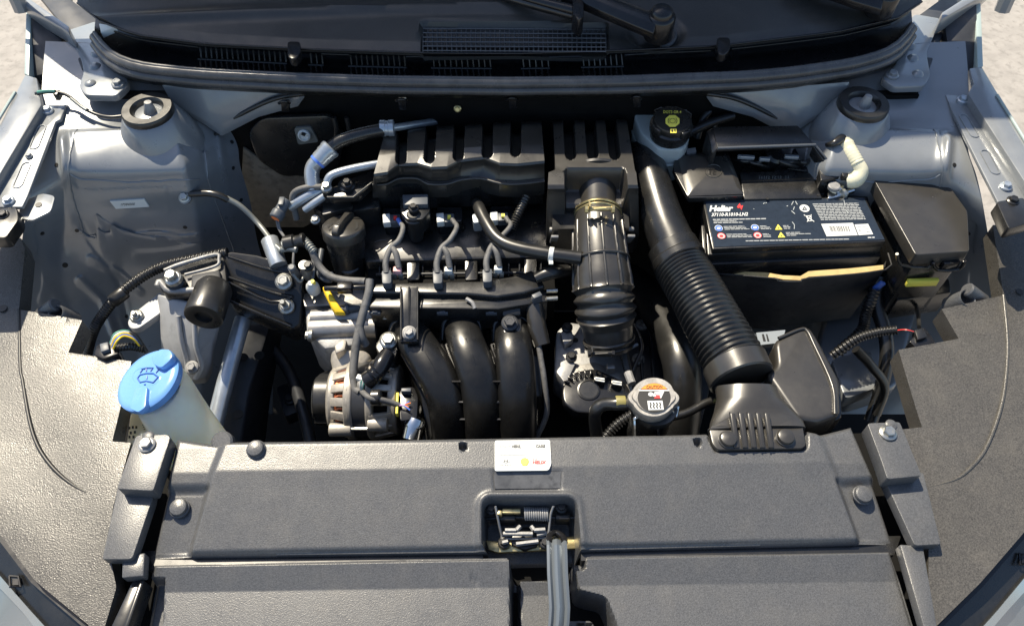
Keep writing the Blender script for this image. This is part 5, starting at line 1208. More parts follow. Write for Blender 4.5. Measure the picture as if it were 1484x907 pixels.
m = MB(); m.loft([[P(x, y, z) for x, y, z in r] for r in ([(1030, 618, .006), (1062, 600, .010), (1132, 596, .010), (1165, 612, .006), (1165, 622, -.02), (1030, 626, -.02)], [(1024, 622, .008), (1060, 620, .010), (1130, 617, .010), (1166, 616, .008), (1168, 630, -.02), (1026, 634, -.02)])]); m.obj('snorkel_body', COV, du, bevel=.002)
m = MB(); m.prism([P(x, y, .006) for x, y in rounded([(1028, 621), (1163, 616), (1168, 644), (1163, 649), (1040, 651), (1033, 643)], 4, 3)], .010); sp = m.obj('mounting_plate', COV, du, bevel=.0025)
for k in range(5):
    x = 1062+k*12.5
    m = MB(); A = P(x, 598, .010); m.prism([P(x-3.6, 598, .018), P(x+3.6, 598, .018), P(x+10, 648, .0085), P(x+3, 648, .0085)], .006); m.obj('rib', COV, sp, bevel=.0012)
    m = MB(); m.tube([P(x-4.5, 597, .0185), P(x+2.5, 648, .009)], .0010, 6, 1); m.obj('rib_edge', COV, sp)
for (x, y) in ((1055, 637), (1138, 634)): clip(sp, P(x, y, .008), .0110, (0, -.05, 1), COV)
# resonator
rs = thing('resonator_box', 'smooth grey black resonator box beside the corrugated hose', 'resonator', P(1170, 610, -.08))
RO = [(1122, 493), (1163, 471), (1176, 474), (1188, 494), (1217, 549), (1219, 600), (1186, 611), (1154, 606), (1110, 541), (1126, 530)]
m = MB(); m.prism(flat(rounded(RO, 9, 4), .000), .05); m.obj('box_top', COV, rs, bevel=.008, seg=4)
m = MB(); m.prism(flat(rounded([(x+3, y+6) for x, y in RO], 9, 4), -.03), .05); m.obj('box_base', SAT, rs, bevel=.006)
m = MB(); m.tube([P(x, y, .0012) for x, y in ((1128, 490), (1160, 477), (1170, 480), (1180, 500), (1206, 558), (1210, 600))], .0022, 8, 5); m.obj('moulded_bead', COV, rs, ang=60)
m = MB(); m.prism(flat([(1096, 482), (1138, 478), (1134, 496), (1100, 500)], -.05), .01); tg = m.obj('pale_tag', TAG, rs); decal(tg, [[(1104, 484), (1107, 484), (1110, 494), (1106, 494)], [(1110, 484), (1112, 484), (1115, 494), (1112, 494)]], lambda x, y: P(x, y, -.0492), BKP)

# ================================================================== radiator cap and filler
rd = thing('radiator_filler', 'silver radiator cap with orange and black warning label on its filler neck', 'radiator filler', P(947, 625, -.06))
c0 = P(947, 576, .018)
def capring(k, z): return [c0+V((P(x, y, .018)-c0).x*k, (P(x, y, .018)-c0).y*k, z) for x, y in OUTC]
OUTC = []
for k in range(48):
    a = 2*math.pi*k/48; r = 33+5.5*max(0, abs(math.cos(a))-.93)/.07*1.0
    OUTC.append((947+r*math.cos(a)*1.0, 576+29*math.sin(a)+ (1.5 if math.cos(a) > .8 else 0)))
m = MB(); m.loft([capring(.97, -.014), capring(1.0, -.010), capring(1.0, -.001), capring(.96, .0015), capring(.84, .0015), capring(.80, .004), capring(.76, .004)]); cp_ = m.obj('cap', ALU, rd, ang=35)
frd = lambda x, y: P(x, y, .0224); frd2 = lambda x, y: P(x, y, .0228); frd3 = lambda x, y: P(x, y, .0232)
disc_pts = ell(948, 576, 24, 21, 36)
m = MB(); m.prism([frd(*p) for p in disc_pts], .002); m.obj('label_disc', BKP, cp_)
decal(cp_, [[p for p in ell(948, 576, 23.6, 20.6, 48) if p[1] < 565.4]], frd2, ORG, 'label_band'); decal(cp_, [[(926.5, 564.6), (969.5, 564.6), (970, 566.4), (926, 566.4)]], frd3, WHP, 'label_line')
lettering(cp_, 'CAUTION', frd3, BKP, 936.5, 562.6, 5.2, -.1, 0, -6, bold=.02)
decal(cp_, [ell(943, 571, 3.6, 3), [(948, 568), (963, 566), (958, 577), (951, 575)], ell(950, 572, 5, 2.6)], frd2, WHP, 'hand_mark'); decal(cp_, [[(948, 577), (951, 572.5), (956, 572), (957, 577)]], frd3, RED, 'hand_mark')
decal(cp_, [[(938, 580.6), (960, 580.2), (962, 593.4), (940, 594)]], frd2, WHP, 'steam_mark')
decal(cp_, [[(941+k*4.6, 583), (943+k*4.6, 582.6), (944.6+k*4.6, 586), (943.2+k*4.6, 588), (945+k*4.6, 591.4), (942.6+k*4.6, 591.4), (941.4+k*4.6, 588), (942.6+k*4.6, 586)] for k in range(4)], frd3, BKP, 'steam_mark')
m = MB(); m.lathe(P(948, 588, .0), (0, 0, 1), [(.026, -.075), (.026, -.008), (.030, -.006), (.030, .004)], 32); m.obj('filler_neck', SAT, rd, ang=40)
m = MB(); m.tube(pp((918, 632, -.03), (919, 608, .0), (926, 606, .0), (938, 614, .0), (950, 611, .0), (957, 606, .0)), .0018, 8, 4); m.tube(pp((920, 634, -.02), (919, 606, .001)), .0022, 6, 1); m.tube(pp((951, 608, .0), (955, 634, -.03)), .0016, 6, 1); m.tube(pp((974, 592, .008), (979, 604, -.005), (983, 588, .005)), .0022, 8, 4); m.obj('neck_bracket', CHR, rd, ang=50)
oh = thing('overflow_hose', 'thin black overflow hose with yellow mark leaving the radiator neck', 'hose', P(880, 620, -.08))
wire(oh, ((912, 584, .0), (895, 585, -.0), (875, 586, -.008), (864, 594, -.016), (862, 610, -.04), (866, 640, -.08)), .0085, RUB, 'hose_tube')
A = P(899, 583, .001); m = MB(); m.lathe(A, (1, 0, 0), [(.0086, -.006), (.0088, -.005), (.0088, .005), (.0086, .006)], 16); m.obj('yellow_mark', DYL, oh)
m = ribbed(((872, 640, -.10), (895, 615, -.085), (925, 596, -.07)), .007, .005, .001, 12); m.obj('corrugated_sleeve', RUB, label='thin corrugated sleeve passing under the radiator cap', cat='sleeve', ang=60)
rh = thing('radiator_hose', 'thick dark rubber coolant hose beside the corrugated intake hose', 'hose', P(985, 600, -.2))
m = MB(); m.tube(pp((880, 385, -.22), (930, 420, -.16), (964, 470, -.13), (985, 520, -.115), (990, 570, -.14), (985, 640, -.2)), .028, 24, 8); m.obj('hose_tube', RUB, rh, ang=60)
wire(rh, ((935, 610, -.05), (990, 600, -.05), (1025, 583, -.05), (1045, 580, -.05)), .006, RUB, 'small_branch')
m = MB(); m.box(P(1036, 581, -.044), .003, .004, .004); m.obj('yellow_dot', DYL, rh)

# ================================================================== washer bottle
wb = thing('washer_bottle', 'cream washer fluid bottle neck with big blue flip cap', 'washer bottle', P(262, 636, -.12))
A = P(216, 552, .010); B = P(274, 633, -.068); d = (A-B).normalized()
nax = Vector((-.30, -.02, .95)).normalized()
m = MB(); W = [B-d*.07, B, B.lerp(A, .45)-nax*.010, A-nax*.022, A-nax*.006]
m.tube(W, [.043, .042, .040, .038, .0375], 44, 8); m.obj('neck', CRM, wb, ang=60)
m = MB(); m.lathe(A, nax, [(.040, -.010), (.0435, -.008), (.0445, -.004), (.0445, .002), (.042, .0045), (.036, .006), (0, .0072)], 52); wc = m.obj('blue_cap', BLU, wb, ang=40)
ux_ = (Vector((1, 0, 0))-nax*nax.x).normalized(); vy_ = nax.cross(ux_)
def capP(u, v, h): return A+ux_*u+vy_*v+nax*h
def cappix(x, y, h=.0078):
    o_ = A+nax*h; dd = ray(x, y); return CAMP+dd*((o_-CAMP).dot(nax)/dd.dot(nax))
m = MB(); m.slab([cappix(x, y, .015) for x, y in rounded([(218, 517), (232, 505), (246, 506), (250, 514), (246, 522), (233, 533), (222, 528)], 4, 3)], nax, .011); m.obj('cap_tab', BLU, wc, bevel=.0018)
m = MB(); m.slab([cappix(x, y, .0115) for x, y in rounded([(196, 560), (213, 560), (210, 590), (200, 597), (188, 592)], 3, 3)], nax, .008); m.obj('cap_hinge', BLU, wc, bevel=.0018)
m = MB(); m.tube([cappix(x, y, .0075) for x, y in ((224, 516), (229, 511), (233, 513))], .0022, 8, 3); m.obj('tab_slot', BLUW, wc)
mk_ = MB()
for pl in (((199, 548), (203, 543), (212, 541), (222, 541), (229, 546)), ((229, 546), (222, 554)), ((222, 554), (212, 552), (203, 554)), ((203, 554), (199, 548)), ((213, 549), (213, 545)), ((203, 540), (206, 536)), ((212, 538), (212, 534)), ((218, 538), (221, 534)), ((226, 540), (230, 535)), ((205, 535), (213, 533), (222, 533)), ((209, 557), (211, 557))):
    mk_.tube([cappix(x, y, .0074) for x, y in pl], .0009, 6, 1)
mk_.obj('screen_wash_symbol', pm('deep_blue', (.03, .10, .38), .4), wc)
m = MB(); m.tube([cappix(*p, .0058) for p in ell(213, 546, 20, 13.5, 30)+[ell(213, 546, 20, 13.5, 30)[0]]], .0010, 6, 1, cap=False); m.obj('symbol_ring', BLU, wc)
m = MB(); m.prism(flat([(188, 598), (214, 590), (240, 640), (182, 645)], -.05), .02); bt = m.obj('bottle_body', CRM, wb, bevel=.004)
decal(bt, [[(186+dx, 618+dy), (189+dx, 618+dy), (189+dx, 622+dy), (186+dx, 622+dy)] for dx, dy in ((0, 0), (5, -1), (10, -1), (2, 7), (8, 6), (0, 13), (6, 13))]+[bar(206, 615, 14), bar(207, 618, 16), bar(208, 621, 12)], lambda x, y: P(x, y, -.049), BKP, 'small_print')

# ================================================================== engine mount
em = thing('engine_mount', 'black engine mount bracket with round damper on a grey alloy leg', 'engine mount', P(290, 550, -.22))
m = MB(); m.prism([P(x, y, z) for x, y, z in ((318, 368, -.028), (335, 363, -.026), (372, 368, -.030), (432, 385, -.045), (440, 398, -.05), (436, 470, -.095), (424, 478, -.098), (332, 436, -.066), (320, 400, -.045))], .035); bp = m.obj('mount_arm', SAT, em, bevel=.005, seg=3)
m = MB()
for q in (((331, 372, -.022), (380, 388, -.034), (420, 397, -.045)), ((331, 402, -.042), (395, 424, -.062), (424, 430, -.066)), ((331, 409, -.044), (392, 437, -.068), (424, 430, -.066)), ((331, 435, -.060), (380, 456, -.076), (422, 473, -.092))): m.tube(pp(*q), .0024, 8, 3)
m.obj('arm_rib', SAT, bp, ang=60)
bolt(bp, P(411, 408, -.043), .0088, (0, -.35, 1), ZN); bolt(bp, P(415, 444, -.070), .0082, (0, -.35, 1), ZN, stud=.016)
m = MB(); W = [(230, 412), (236, 400), (262, 384), (312, 368), (324, 372), (326, 384), (330, 424), (300, 425), (236, 424)]
m.prism(flat(rounded(W, 5, 3), -.030), .022); m.obj('head_casting', SAT, em, bevel=.003)
m = MB(); m.tube(pp((238, 392, -.020), (262, 383, -.020), (312, 369, -.020), (317, 376, -.021), (312, 386, -.023), (268, 398, -.023)), [.003, .0036, .003, .0024, .0024, .0024], 8, 5)
m.obj('painted_sunlit_rim', ALUD, em, ang=60, label='casting rim with its sunlit edge put into the bright colour')  # both rims: alloy colour stands in for sunlight along the dark casting edge
m = MB(); m.tube(pp((228, 415, -.022), (232, 408, -.021), (246, 421, -.025), (282, 420, -.026)), .0046, 8, 4); m.obj('painted_sunlit_rim', ALUD, em, ang=60)
m = MB(); m.prism(flat([(277, 398), (318, 390), (320, 402), (306, 424), (276, 420)], -.022), .02); m.obj('cast_pad', DKM, em, bevel=.003)
A = P(295, 460, -.030); d = Vector((-.06, -1, .02)).normalized()
m = MB(); m.lathe(A, d, [(.022, -.060), (.0262, -.052), (.0282, -.004), (.0272, 0), (.024, .0008), (.0125, .0), (.0115, -.006), (.0, -.006)], 44); m.obj('round_damper', RUB, em, ang=40, label='round rubber faced damper')
m = MB(); m.lathe(P(256, 412, -.026), (0, -.1, 1), [(.014, 0), (.014, .007), (.011, .010), (0, .010)], 24); m.obj('washer', BLKB, em); bolt(em, P(251, 403, -.010), .0085, (-.1, -.1, 1), ZNY if False else ZN, h=.012)
# alloy leg
rings = [[P(x, y, z) for x, y, z in r] for r in (
    [(228, 425, -.050), (250, 432, -.045), (285, 440, -.045), (322, 446, -.055), (322, 452, -.085), (228, 436, -.085)],
    [(232, 455, -.070), (252, 462, -.062), (290, 470, -.062), (318, 470, -.072), (318, 476, -.11), (232, 470, -.11)],
    [(233, 490, -.10), (255, 495, -.088), (285, 500, -.086), (308, 498, -.098), (310, 510, -.14), (234, 505, -.14)],
    [(244, 525, -.13), (262, 528, -.118), (285, 530, -.116), (306, 524, -.126), (308, 540, -.17), (244, 540, -.17)],
    [(262, 550, -.155), (272, 552, -.148), (286, 552, -.146), (300, 546, -.152), (300, 556, -.18), (262, 560, -.18)])]
m = MB(); m.loft(rings); lg = m.obj('alloy_leg', LEG, em, bevel=.004, seg=3)
m = MB(); m.tube(pp((258, 458, -.056), (262, 490, -.080), (270, 520, -.108), (272, 540, -.126)), .004, 8, 5); m.tube(pp((282, 468, -.056), (284, 500, -.082), (292, 530, -.112), (284, 548, -.13)), .004, 8, 5); m.obj('leg_rib', LEG, lg, ang=60)
m = MB(); m.prism(flat(rounded([(184, 466), (196, 452), (234, 422), (234, 452), (200, 476), (188, 476)], 6, 3), -.075), .012); fo_ = m.obj('leg_foot', LEG, lg, bevel=.002); bolt(fo_, P(198, 458, -.072), .007, (0, -.2, 1), ZN, stud=.006); bolt(lg, P(278, 532, -.108), .0068, (0, -.3, 1), ALUD)

# ================================================================== pipes, cables and looms on the left
cl = thing('wing_loom', 'black corrugated loom curving over the inner wing to the engine mount', 'loom', P(140, 480, -.1))
m = ribbed(((120, 545, -.20), (128, 505, -.15), (136, 478, -.105), (150, 455, -.085), (172, 428, -.062), (205, 402, -.048), (240, 385, -.040), (285, 375, -.034), (330, 366, -.03)), .0075, .0052, .0009, 14); m.obj('corrugated_tube', RUB, cl, ang=60)
m = MB(); m.lathe(P(172, 430, -.062), (.6, .5, .2), [(.0095, -.012), (.0105, -.01), (.0105, .01), (.0095, .012)], 18); m.obj('tape_wrap', RUB, cl)
cn = thing('lamp_connector', 'black lamp connector with coloured wires beside the blue washer cap', 'connector', P(160, 512, -.03))
m = MB(); m.prism(flat(rounded([(140, 500), (164, 494), (172, 512), (150, 520), (136, 514)], 3, 3), .0), .03); m.obj('connector_body', GLO, cn, bevel=.002)
m = MB(); m.prism(flat([(144, 498), (156, 495), (158, 506), (146, 510)], .006), .012); m.obj('connector_clip', GRYC, cn, bevel=.001)
for k, mt_ in enumerate((GRN, WHP, YEL, BLP, YEL)): wire(cn, ((160+k, 497+k*2, .004), (166+k, 484+k*2.4, .014), (180, 479+k*2, .012), (194, 484+k*2, .004), (204, 500+k, -.01)), .0014, mt_)
m = ribbed(((170, 504, -.01), (190, 502, -.008), (208, 506, -.012)), .005, .0038, .0008, 10); m.obj('corrugated_tube', RUB, cn, ang=60)
wire(cn, ((180, 482, .008), (195, 486, .004), (212, 510, -.02)), .0035, RUB)
cr = thing('lamp_connector', 'black lamp connector with red wires in the gap below the fuse box', 'connector', P(1335, 495, -.05))
m = MB(); m.prism(flat(rounded([(1318, 494), (1340, 474), (1352, 490), (1356, 496), (1328, 504)], 3, 3), -.01), .03); m.obj('connector_body', GLO, cr, bevel=.002)
m = MB(); m.prism(flat([(1326, 478), (1338, 474), (1344, 488), (1330, 492)], -.004), .012); m.obj('connector_clip', SAT, cr, bevel=.001)
for k in range(3): wire(cr, ((1322+k*2, 480+k, -.008), (1312, 477+k, -.008), (1298, 478+k, -.02)), .0010, (RUB, RED, RUB)[k])
m = ribbed(((1300, 478, -.02), (1270, 482, -.03), (1240, 492, -.045), (1205, 516, -.07)), .0062, .0045, .0008, 12); m.obj('corrugated_tube', RUB, cr, ang=60)
wire(cr, ((1322, 430, -.10), (1330, 450, -.07), (1332, 474, -.03)), .003, RUB)
lo = thing('fuse_box_loom', 'thick taped loom hanging under the fuse box with blue tag', 'loom', P(1285, 520, -.15))
wire(lo, ((1275, 400, -.06), (1270, 440, -.09), (1282, 480, -.11), (1285, 520, -.13), (1275, 570, -.17), (1262, 610, -.2)), .011, RUB, 'taped_trunk')
m = ribbed(((1268, 420, -.06), (1255, 455, -.085), (1248, 480, -.10), (1215, 510, -.12)), .0082, .005, .001, 12); m.obj('corrugated_tube', RUB, lo, ang=60)
wire(lo, ((1240, 506, -.09), (1262, 530, -.11), (1282, 560, -.14), (1270, 600, -.18)), .007, RUB, 'branch')
m = MB(); m.box(P(1274, 414, -.055), .010, .006, .018, Matrix.Rotation(.4, 3, 'Y')); m.obj('blue_tag', BLP, lo, bevel=.002)
# sensor lead on the inner wing: earth strap
es = thing('earth_strap', 'grey earth cable with ring terminal bolted to the inner wing', 'cable', P(300, 282, .0))
p0_ = on('wing0', 266, 281)
wire(es, ((275, 281, .018), (300, 280, .022), (316, 283, .020), (330, 290, .010)), .0052, RUB, 'boot')
wire(es, ((328, 287, .012), (350, 300, .0), (375, 325, -.02), (396, 352, -.02), (408, 364, -.02)), .0042, GRYM, 'cable')
m = MB(); m.lathe(p0_+V(0, 0, .002), (0, -.5, .8), [(.010, 0), (.010, .003), (.006, .004), (0, .004)], 20); m.obj('ring_terminal', ALU, es); bolt(es, p0_+V(0, -.002, .006), .006, (0, -.5, .8), ZN)
wc_ = thing('wing_cable', 'thin black and green cable clipped across the inner wing to the strut mount', 'cable', P(120, 160, .09))
wire(wc_, ((52, 136, .112), (66, 134, .116), (84, 134, .116), (100, 140, .112), (120, 156, .104), (140, 166, .100), (160, 170, .10), (182, 168, .10)), .0028, RUB, 'cable')
wire(wc_, ((55, 134, .115), (68, 132, .119), (80, 132, .119)), .0026, GRN, 'green_tape'); wire(wc_, ((103, 143, .113), (118, 155, .107), (126, 160, .105)), .0030, GRYM, 'grey_tape')
m = MB(); m.box(P(84, 138, .112), .007, .012, .012); m.obj('cable_clip', SAT, wc_, bevel=.001)
# wing label
wl_ = [on('wing0', x, y) for x, y in ((159, 291), (210, 289), (217, 300), (168, 303))]
nw = normal_at('wing0', 188, 296, 12)
m = MB()
def wp(x, y, h=.0016):
    o_ = on('wing0', 188, 296)+nw*h; dd = ray(x, y); return CAMP+dd*((o_-CAMP).dot(nw)/dd.dot(nw))
m.slab([wp(x, y, .0030) for x, y in ((159, 292), (209, 289), (216, 300), (168, 303))], nw, .003); wl2 = m.obj('paper_label', WHT, body, label='white paper code label stuck on the sunlit inner wing')
lettering(wl2, '1P584000', lambda x, y: wp(x, y, .0034), BKP, 174, 298.6, 5.2, -.25, 1.5, -5.0)
# AC pipes
ap = thing('air_conditioning_pipes', 'pair of pale grey alloy pipes bending round behind the oil filler', 'pipe', P(470, 270, -.02))
m = MB(); m.tube(pp((455, 275, .02), (452, 255, .035), (454, 242, .045), (463, 232, .055), (472, 222, .062)), .0115, 20, 8); m.obj('large_pipe', PIPE, ap, ang=60)
m = MB(); A = P(464, 231, .056); d = (P(480, 215, .065)-P(458, 238, .05)).normalized(); m.lathe(A, d, [(.0125, -.004), (.0135, .0), (.0135, .008), (.0145, .010), (.0145, .016), (.0155, .018), (.0155, .023), (.0135, .025)], 28); m.obj('pipe_ferrule', PIPE, ap, ang=40)
m = MB(); m.lathe(A-d*.004, d, [(.0128, -.003), (.0128, .001)], 24); m.obj('blue_band', BLP, ap)
m = MB(); m.tube(pp((473, 221, .064), (484, 210, .072), (502, 201, .078), (530, 193, .080), (556, 188, .080)), .0098, 18, 8); m.obj('rubber_section', SAT, ap, ang=60)
m = MB(); A = P(560, 186, .080); m.lathe(A, (1, .05, 0), [(.0105, -.010), (.0125, -.009), (.0125, -.002), (.0115, -.001), (.0115, .003), (.0125, .004), (.0125, .011), (.0105, .012)], 26); m.obj('pipe_ferrule', PIPE, ap, ang=40)
m = MB(); m.tube(pp((566, 186, .078), (600, 181, .062), (650, 173, .035)), .0058, 14, 4); m.obj('rear_pipe', PIPE, ap, ang=60)
m = MB(); m.tube(pp((474, 276, .03), (475, 262, .042), (483, 253, .048), (510, 245, .05), (552, 237, .05)), .0062, 14, 8); m.obj('small_pipe', PIPE, ap, ang=60)
m = MB(); m.tube(pp((473, 272, .02), (448, 283, .016), (420, 300, .0)), .0078, 14, 3); m.tube(pp((472, 283, .018), (455, 295, .010), (442, 304, .0)), .0058, 14, 3); m.obj('lower_pipe', PIPE, ap, ang=60)
m = MB(); m.tube(pp((474, 271, .028), (440, 273, .026), (424, 285, .014), (430, 318, -.02)), .005, 10, 5); m.obj('hose_loop', WIR, ap, ang=60)
m = MB(); m.box(P(474, 282, .02), .010, .012, .025); m.obj('pipe_bracket', SAT, ap, bevel=.002); bolt(ap, P(473, 272, .036), .0058, (0, -.1, 1), ZN, h=.008)
bolt(ap, P(457, 318, -.01), .0055, (0, -.3, 1), ZN)
m = MB(); m.lathe(P(398, 368, -.03), (-.4, .9, .35), [(.013, -.02), (.013, .025), (.011, .027)], 24); m.obj('alloy_stub', PIPE, ap, ang=50)
# sensor connectors
sc = thing('sensor_connector', 'grey sensor connector with orange insert on a short lead', 'connector', P(408, 305, -.02))
A = P(402, 312, .006); B = P(412, 295, .012); d = (B-A).normalized()
m = MB(); m.lathe(A, d, [(.0095, -.006), (.0105, -.004), (.0105, .006), (.0085, .008), (.0085, .026), (.007, .028)], 20); m.box(A.lerp(B, .8)+V(0, 0, .009), .008, .016, .005); m.obj('connector_shell', GRYC, sc, bevel=.0008)
m = MB(); m.lathe(A-d*.004, d, [(.0066, -.003), (.0066, .001)], 14); m.obj('orange_insert', ORC, sc)
for k in range(2): wire(sc, ((400+k*3, 316, .002), (404+k*2, 332, -.008), (414+k, 346, -.012), (424, 354, -.012)), .0016, WIR)
tl_ = thing('timing_side_loom', 'knot of taped wires and clips above the engine mount bolt', 'loom', P(430, 360, -.05))
m = MB(); m.lathe(P(423, 352, -.012), (1, .1, .2), [(.008, -.014), (.0125, -.010), (.0125, .004), (.0095, .006), (.0095, .014), (.011, .016), (.011, .02), (.007, .022)], 20); m.obj('loom_joint', RUB, tl_, ang=40)
m = ribbed(((440, 348, -.012), (448, 356, -.012), (456, 366, -.016)), .0062, .0042, .0008, 12); m.obj('corrugated_tube', GRYM, tl_, ang=60)
wire(tl_, ((452, 362, -.014), (462, 385, -.03), (478, 400, -.036), (500, 406, -.034), (530, 408, -.028)), .0058, WIR, 'taped_lead')
wire(tl_, ((408, 362, -.018), (418, 360, -.014), (430, 362, -.014)), .005, GRYM, 'taped_lead')
wire(tl_, ((426, 362, -.015), (425, 378, -.02), (426, 394, -.03)), .002, WIR)
wire(tl_, ((452, 370, -.02), (455, 392, -.03), (452, 408, -.035)), .002, WIR)
wire(tl_, ((424, 396, -.028), (434, 408, -.04), (440, 402, -.04)), .0024, GRYM)
m = MB(); m.lathe(P(425, 392, -.026), (0, -.2, 1), [(.006, -.02), (.006, .01), (.004, .012)], 14); m.obj('sensor_plug', GRYC, tl_, ang=40)
m = MB(); m.lathe(P(444, 392, -.03), (0, -.2, 1), [(.008, -.02), (.009, .0), (.006, .01), (.0075, .012), (.0075, .018), (0, .018)], 14); m.obj('pale_sensor', ALU, tl_, ang=40); bolt(tl_, P(446, 385, -.015), .0058, (0, -.2, 1), BLKB)
m = MB(); m.lathe(P(453, 416, -.044), (0, -.2, 1), [(.0095, -.012), (.0100, .0), (.0085, .006), (.005, .010), (.004, .014), (0, .014)], 20); m.obj('breather_valve', WHT, tl_, ang=40); m = MB(); m.lathe(P(454, 410, -.034), (0, -.2, 1), [(.004, 0), (.003, .006), (0, .006)], 10); m.obj('yellow_tip', YELP, tl_)
m = MB(); m.tube(pp((466, 362, -.04), (462, 390, -.045), (466, 402, -.046), (478, 406, -.046), (480, 396, -.044)), .0045, 8, 5); m.obj('grey_bracket', GRYC, tl_, ang=60)
m = MB(); m.box(P(500, 417, -.028), .022, .014, .014); m.tube(pp((470, 418, -.034), (532, 416, -.03)), .0045, 8, 2); m.obj('loom_clip', GLO, tl_, bevel=.002)
# manifold-side loom by the elbow
ml = thing('elbow_side_loom', 'taped loom leaving the wiring rail and dropping beside the intake manifold', 'loom', P(790, 560, -.12))
wire(ml, ((776, 404, -.018), (792, 397, -.014), (806, 394, -.016), (822, 392, -.03)), [.0075, .010, .010, .009], RUB, 'taped_trunk')
wire(ml, ((776, 430, -.04), (776, 470, -.06), (784, 520, -.08), (790, 560, -.10), (792, 600, -.13), (775, 640, -.16)), .0042, WIR, 'taped_branch')
m = MB(); m.tube(pp((774, 436, -.045), (778, 470, -.06), (786, 500, -.075)), [.013, .014, .012], 16, 5); m.obj('grey_sleeve', COV, ml, ang=60)
m = MB(); m.box(P(778, 432, -.028), .014, .008, .016, Matrix.Rotation(.5, 3, 'Z')); m.obj('loom_clip', GRYC, ml, bevel=.001)
for y in (422, 433): m = MB(); m.tube(pp((792, y, -.035), (808, y-1, -.035)), .0032, 8, 1); m.obj('pin', ZN, ml)
# steel crossbar hoses in the lower bay
lb_ = thing('lower_pipework', 'dim grey pipework at the bottom of the bay beside the throttle body', 'pipe', P(820, 620, -.28))
m = MB(); m.tube(pp((770, 640, -.24), (800, 620, -.24), (835, 600, -.24)), .006, 10, 3); m.obj('thin_pipe', ALUD, lb_); m = MB(); m.prism(flat([(800, 585), (860, 580), (862, 640), (798, 640)], -.25), .1); m.obj('pump_body', COV, lb_, bevel=.006)

# ================================================================== bonnet latch and release lever
la = thing('hood_latch', 'steel hood latch with coil spring inside the cover opening', 'latch', P(766, 790, -.09))
zf = -.075
m = MB(); m.prism(flat([(704, 782), (722, 784), (836, 776), (836, 794), (722, 800), (708, 796)], zf+.012), .006); m.obj('base_plate', ZNY, la, bevel=.001)
m = MB(); A = P(760, 744, -.035); B = P(795, 745, -.035)
n = 11; pts = []
for k in range(n*10+1):
    a = 2*math.pi*k/10; pts.append(A.lerp(B, k/(n*10))+V(0, math.cos(a), math.sin(a))*.0075)
m.tube(pts, .0012, 6, 1); m.obj('coil_spring', ALUD, la, ang=60)
m = MB(); m.tube(pp((704, 752, -.045), (730, 749, -.04), (833, 750, -.04)), .0022, 8, 1); m.obj('cross_pin', BLKB, la)
m = MB(); m.tube(pp((718, 733, -.02), (721, 748, -.03), (727, 775, -.05), (733, 780, -.052), (790, 779, -.052), (795, 772, -.045), (798, 746, -.03), (802, 733, -.02)), .0015, 8, 4); m.obj('wire_bail', ALUD, la, ang=60)
m = MB(); m.box(P(741, 741, -.03), .022, .006, .006); m.box(P(724, 744, -.03), .006, .006, .009); m.obj('gold_pin', ZNY, la, bevel=.0008)
m = MB()
for (x0_, y0_, x1_, y1_, z) in ((729, 773, 772, 773, -.045), (732, 768, 748, 768, -.042), (748, 768, 754, 762, -.042), (770, 762, 774, 768, -.042), (774, 768, 790, 767, -.042), (778, 775, 792, 772, -.047), (728, 786, 736, 784, -.05), (748, 788, 780, 784, -.05)): m.tube(pp((x0_, y0_, z), (x1_, y1_, z)), .0028, 6, 1)
m.obj('catch_plate', ALUD, la, ang=40)
m = MB(); m.prism(flat(rounded([(745, 764), (775, 763), (780, 790), (760, 796), (740, 788)], 4, 3), -.056), .01); m.obj('catch_body', BLKB, la, bevel=.002)
for (x, y) in ((730, 786), (790, 786), (814, 735), (712, 737)): bolt(la, P(x, y, -.055 if y > 760 else -.03), .005, (0, 0, 1), BLKB)
m = MB(); m.box(P(735, 752, -.045), .02, .01, .02); m.obj('latch_cheek', BLKB, la, bevel=.002)
m = MB(); m.box(P(815, 752, -.045), .018, .008, .02); m.obj('latch_cheek', BLKB, la, bevel=.002)
lv = thing('hood_release_lever', 'ribbed blue grey hood release lever hanging from the latch opening', 'lever', P(808, 900, -.07))
rings = []
for (x, y, z) in ((806, 782, -.026), (807, 790, -.018), (808, 830, -.022), (811, 880, -.030), (810, 900, -.036), (806, 935, -.045)):
    c0 = P(x, y, z); w_ = .0118
    rings.append([c0+V(u*w_, 0, h) for u, h in ((-1, -.006), (-1, .002), (-.75, .003), (-.5, -.0015), (-.25, .002), (0, .004), (.25, .002), (.5, -.0015), (.75, .003), (1, .002), (1, -.006))])
m = MB(); m.loft(rings); m.obj('lever_bar', LEV, lv, ang=30)
m = MB(); m.tube(pp((796, 786, -.024), (797, 776, -.03), (806, 772, -.035), (816, 778, -.03), (818, 786, -.024)), .004, 8, 5); m.obj('lever_hook', GLO, lv, ang=60)

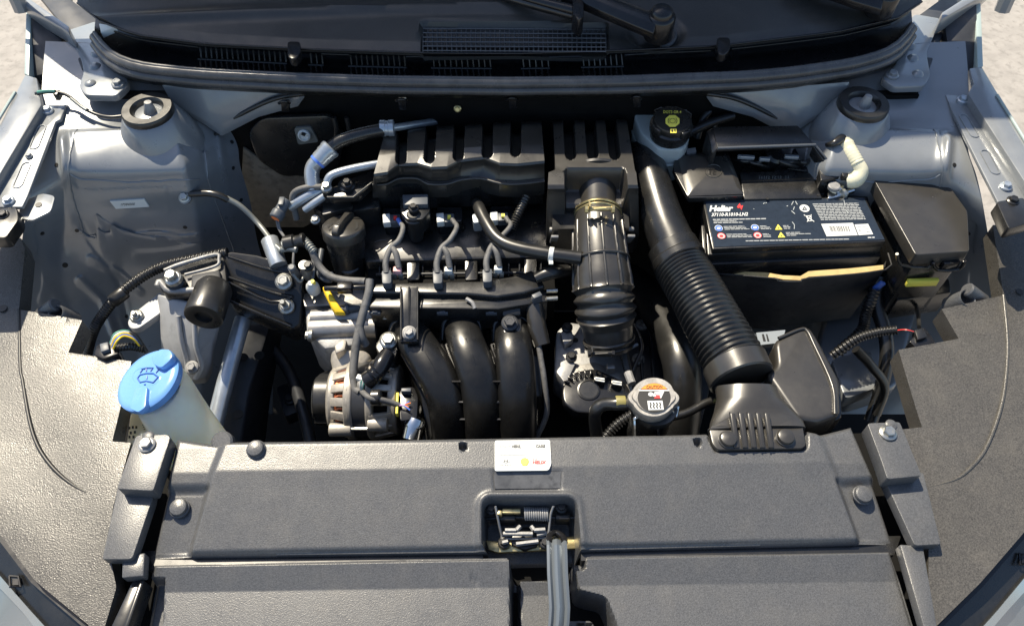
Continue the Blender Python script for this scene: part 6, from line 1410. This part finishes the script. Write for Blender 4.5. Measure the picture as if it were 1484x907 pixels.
# ================================================================== things half hidden in the gaps
hh = thing('heater_hoses', 'pair of dark heater hoses crossing behind the air filter box', 'hose', P(830, 160, .0))
for k, q in enumerate((((800, 160, .02), (830, 152, .04), (862, 156, .05), (900, 170, .03)), ((790, 176, .02), (820, 164, .04), (850, 172, .04), (880, 186, .0)))):
    m = MB(); m.tube(pp(*q), .010, 16, 6); m.obj('hose_tube', RUB, hh, ang=60)
m = MB(); m.lathe(P(838, 152, .043), (1, -.1, .1), [(.0108, -.004), (.0116, -.003), (.0116, .003), (.0108, .004)], 20); m.obj('hose_clip', ALUD, hh)
gc = thing('gear_cables', 'black gear cables looping in the gap behind the battery', 'cable', P(1050, 160, .0))
for k, q in enumerate((((1010, 200, .03), (1020, 170, .06), (1045, 150, .07), (1075, 150, .05)), ((1030, 196, .03), (1044, 166, .06), (1062, 142, .07), (1066, 176, .04)), ((1002, 170, .05), (1030, 158, .07), (1060, 160, .06), (1090, 172, .03)))):
    m = MB(); m.tube(pp(*q), (.006, .004, .005)[k], 12, 6); m.obj('cable', RUB, gc, ang=60)
gx = thing('gearbox', 'dim alloy gearbox casing deep below the intake duct', 'gearbox', P(950, 520, -.4))
m = MB(); m.prism(flat(rounded([(905, 440), (960, 425), (1010, 470), (1030, 560), (1010, 640), (920, 640), (900, 540)], 14, 4), -.20), .15); gm = m.obj('casing', DKM, gx, bevel=.012)
for (x, y) in ((930, 470), (925, 520), (1000, 600), (935, 600)): bolt(gm, P(x, y, -.195), .007, (0, 0, 1), ALUD)
for k in range(5): m = MB(); x = 925+k*16; m.prism(flat([(x, 480), (x+4, 480), (x+10, 560), (x+6, 560)], -.190), .02); m.obj('casing_rib', DKM, gm, bevel=.001)
sw = thing('small_sensor_lead', 'thin black lead with pale clip beside the throttle body', 'cable', P(930, 500, -.12))
wire(sw, ((918, 470, -.10), (926, 486, -.10), (930, 505, -.10), (922, 525, -.10), (914, 545, -.10)), .003, RUB)
m = MB(); m.box(P(918, 502, -.092), .016, .004, .005, Matrix.Rotation(.5, 3, 'Z')); m.obj('pale_clip', TAG, sw, bevel=.001)
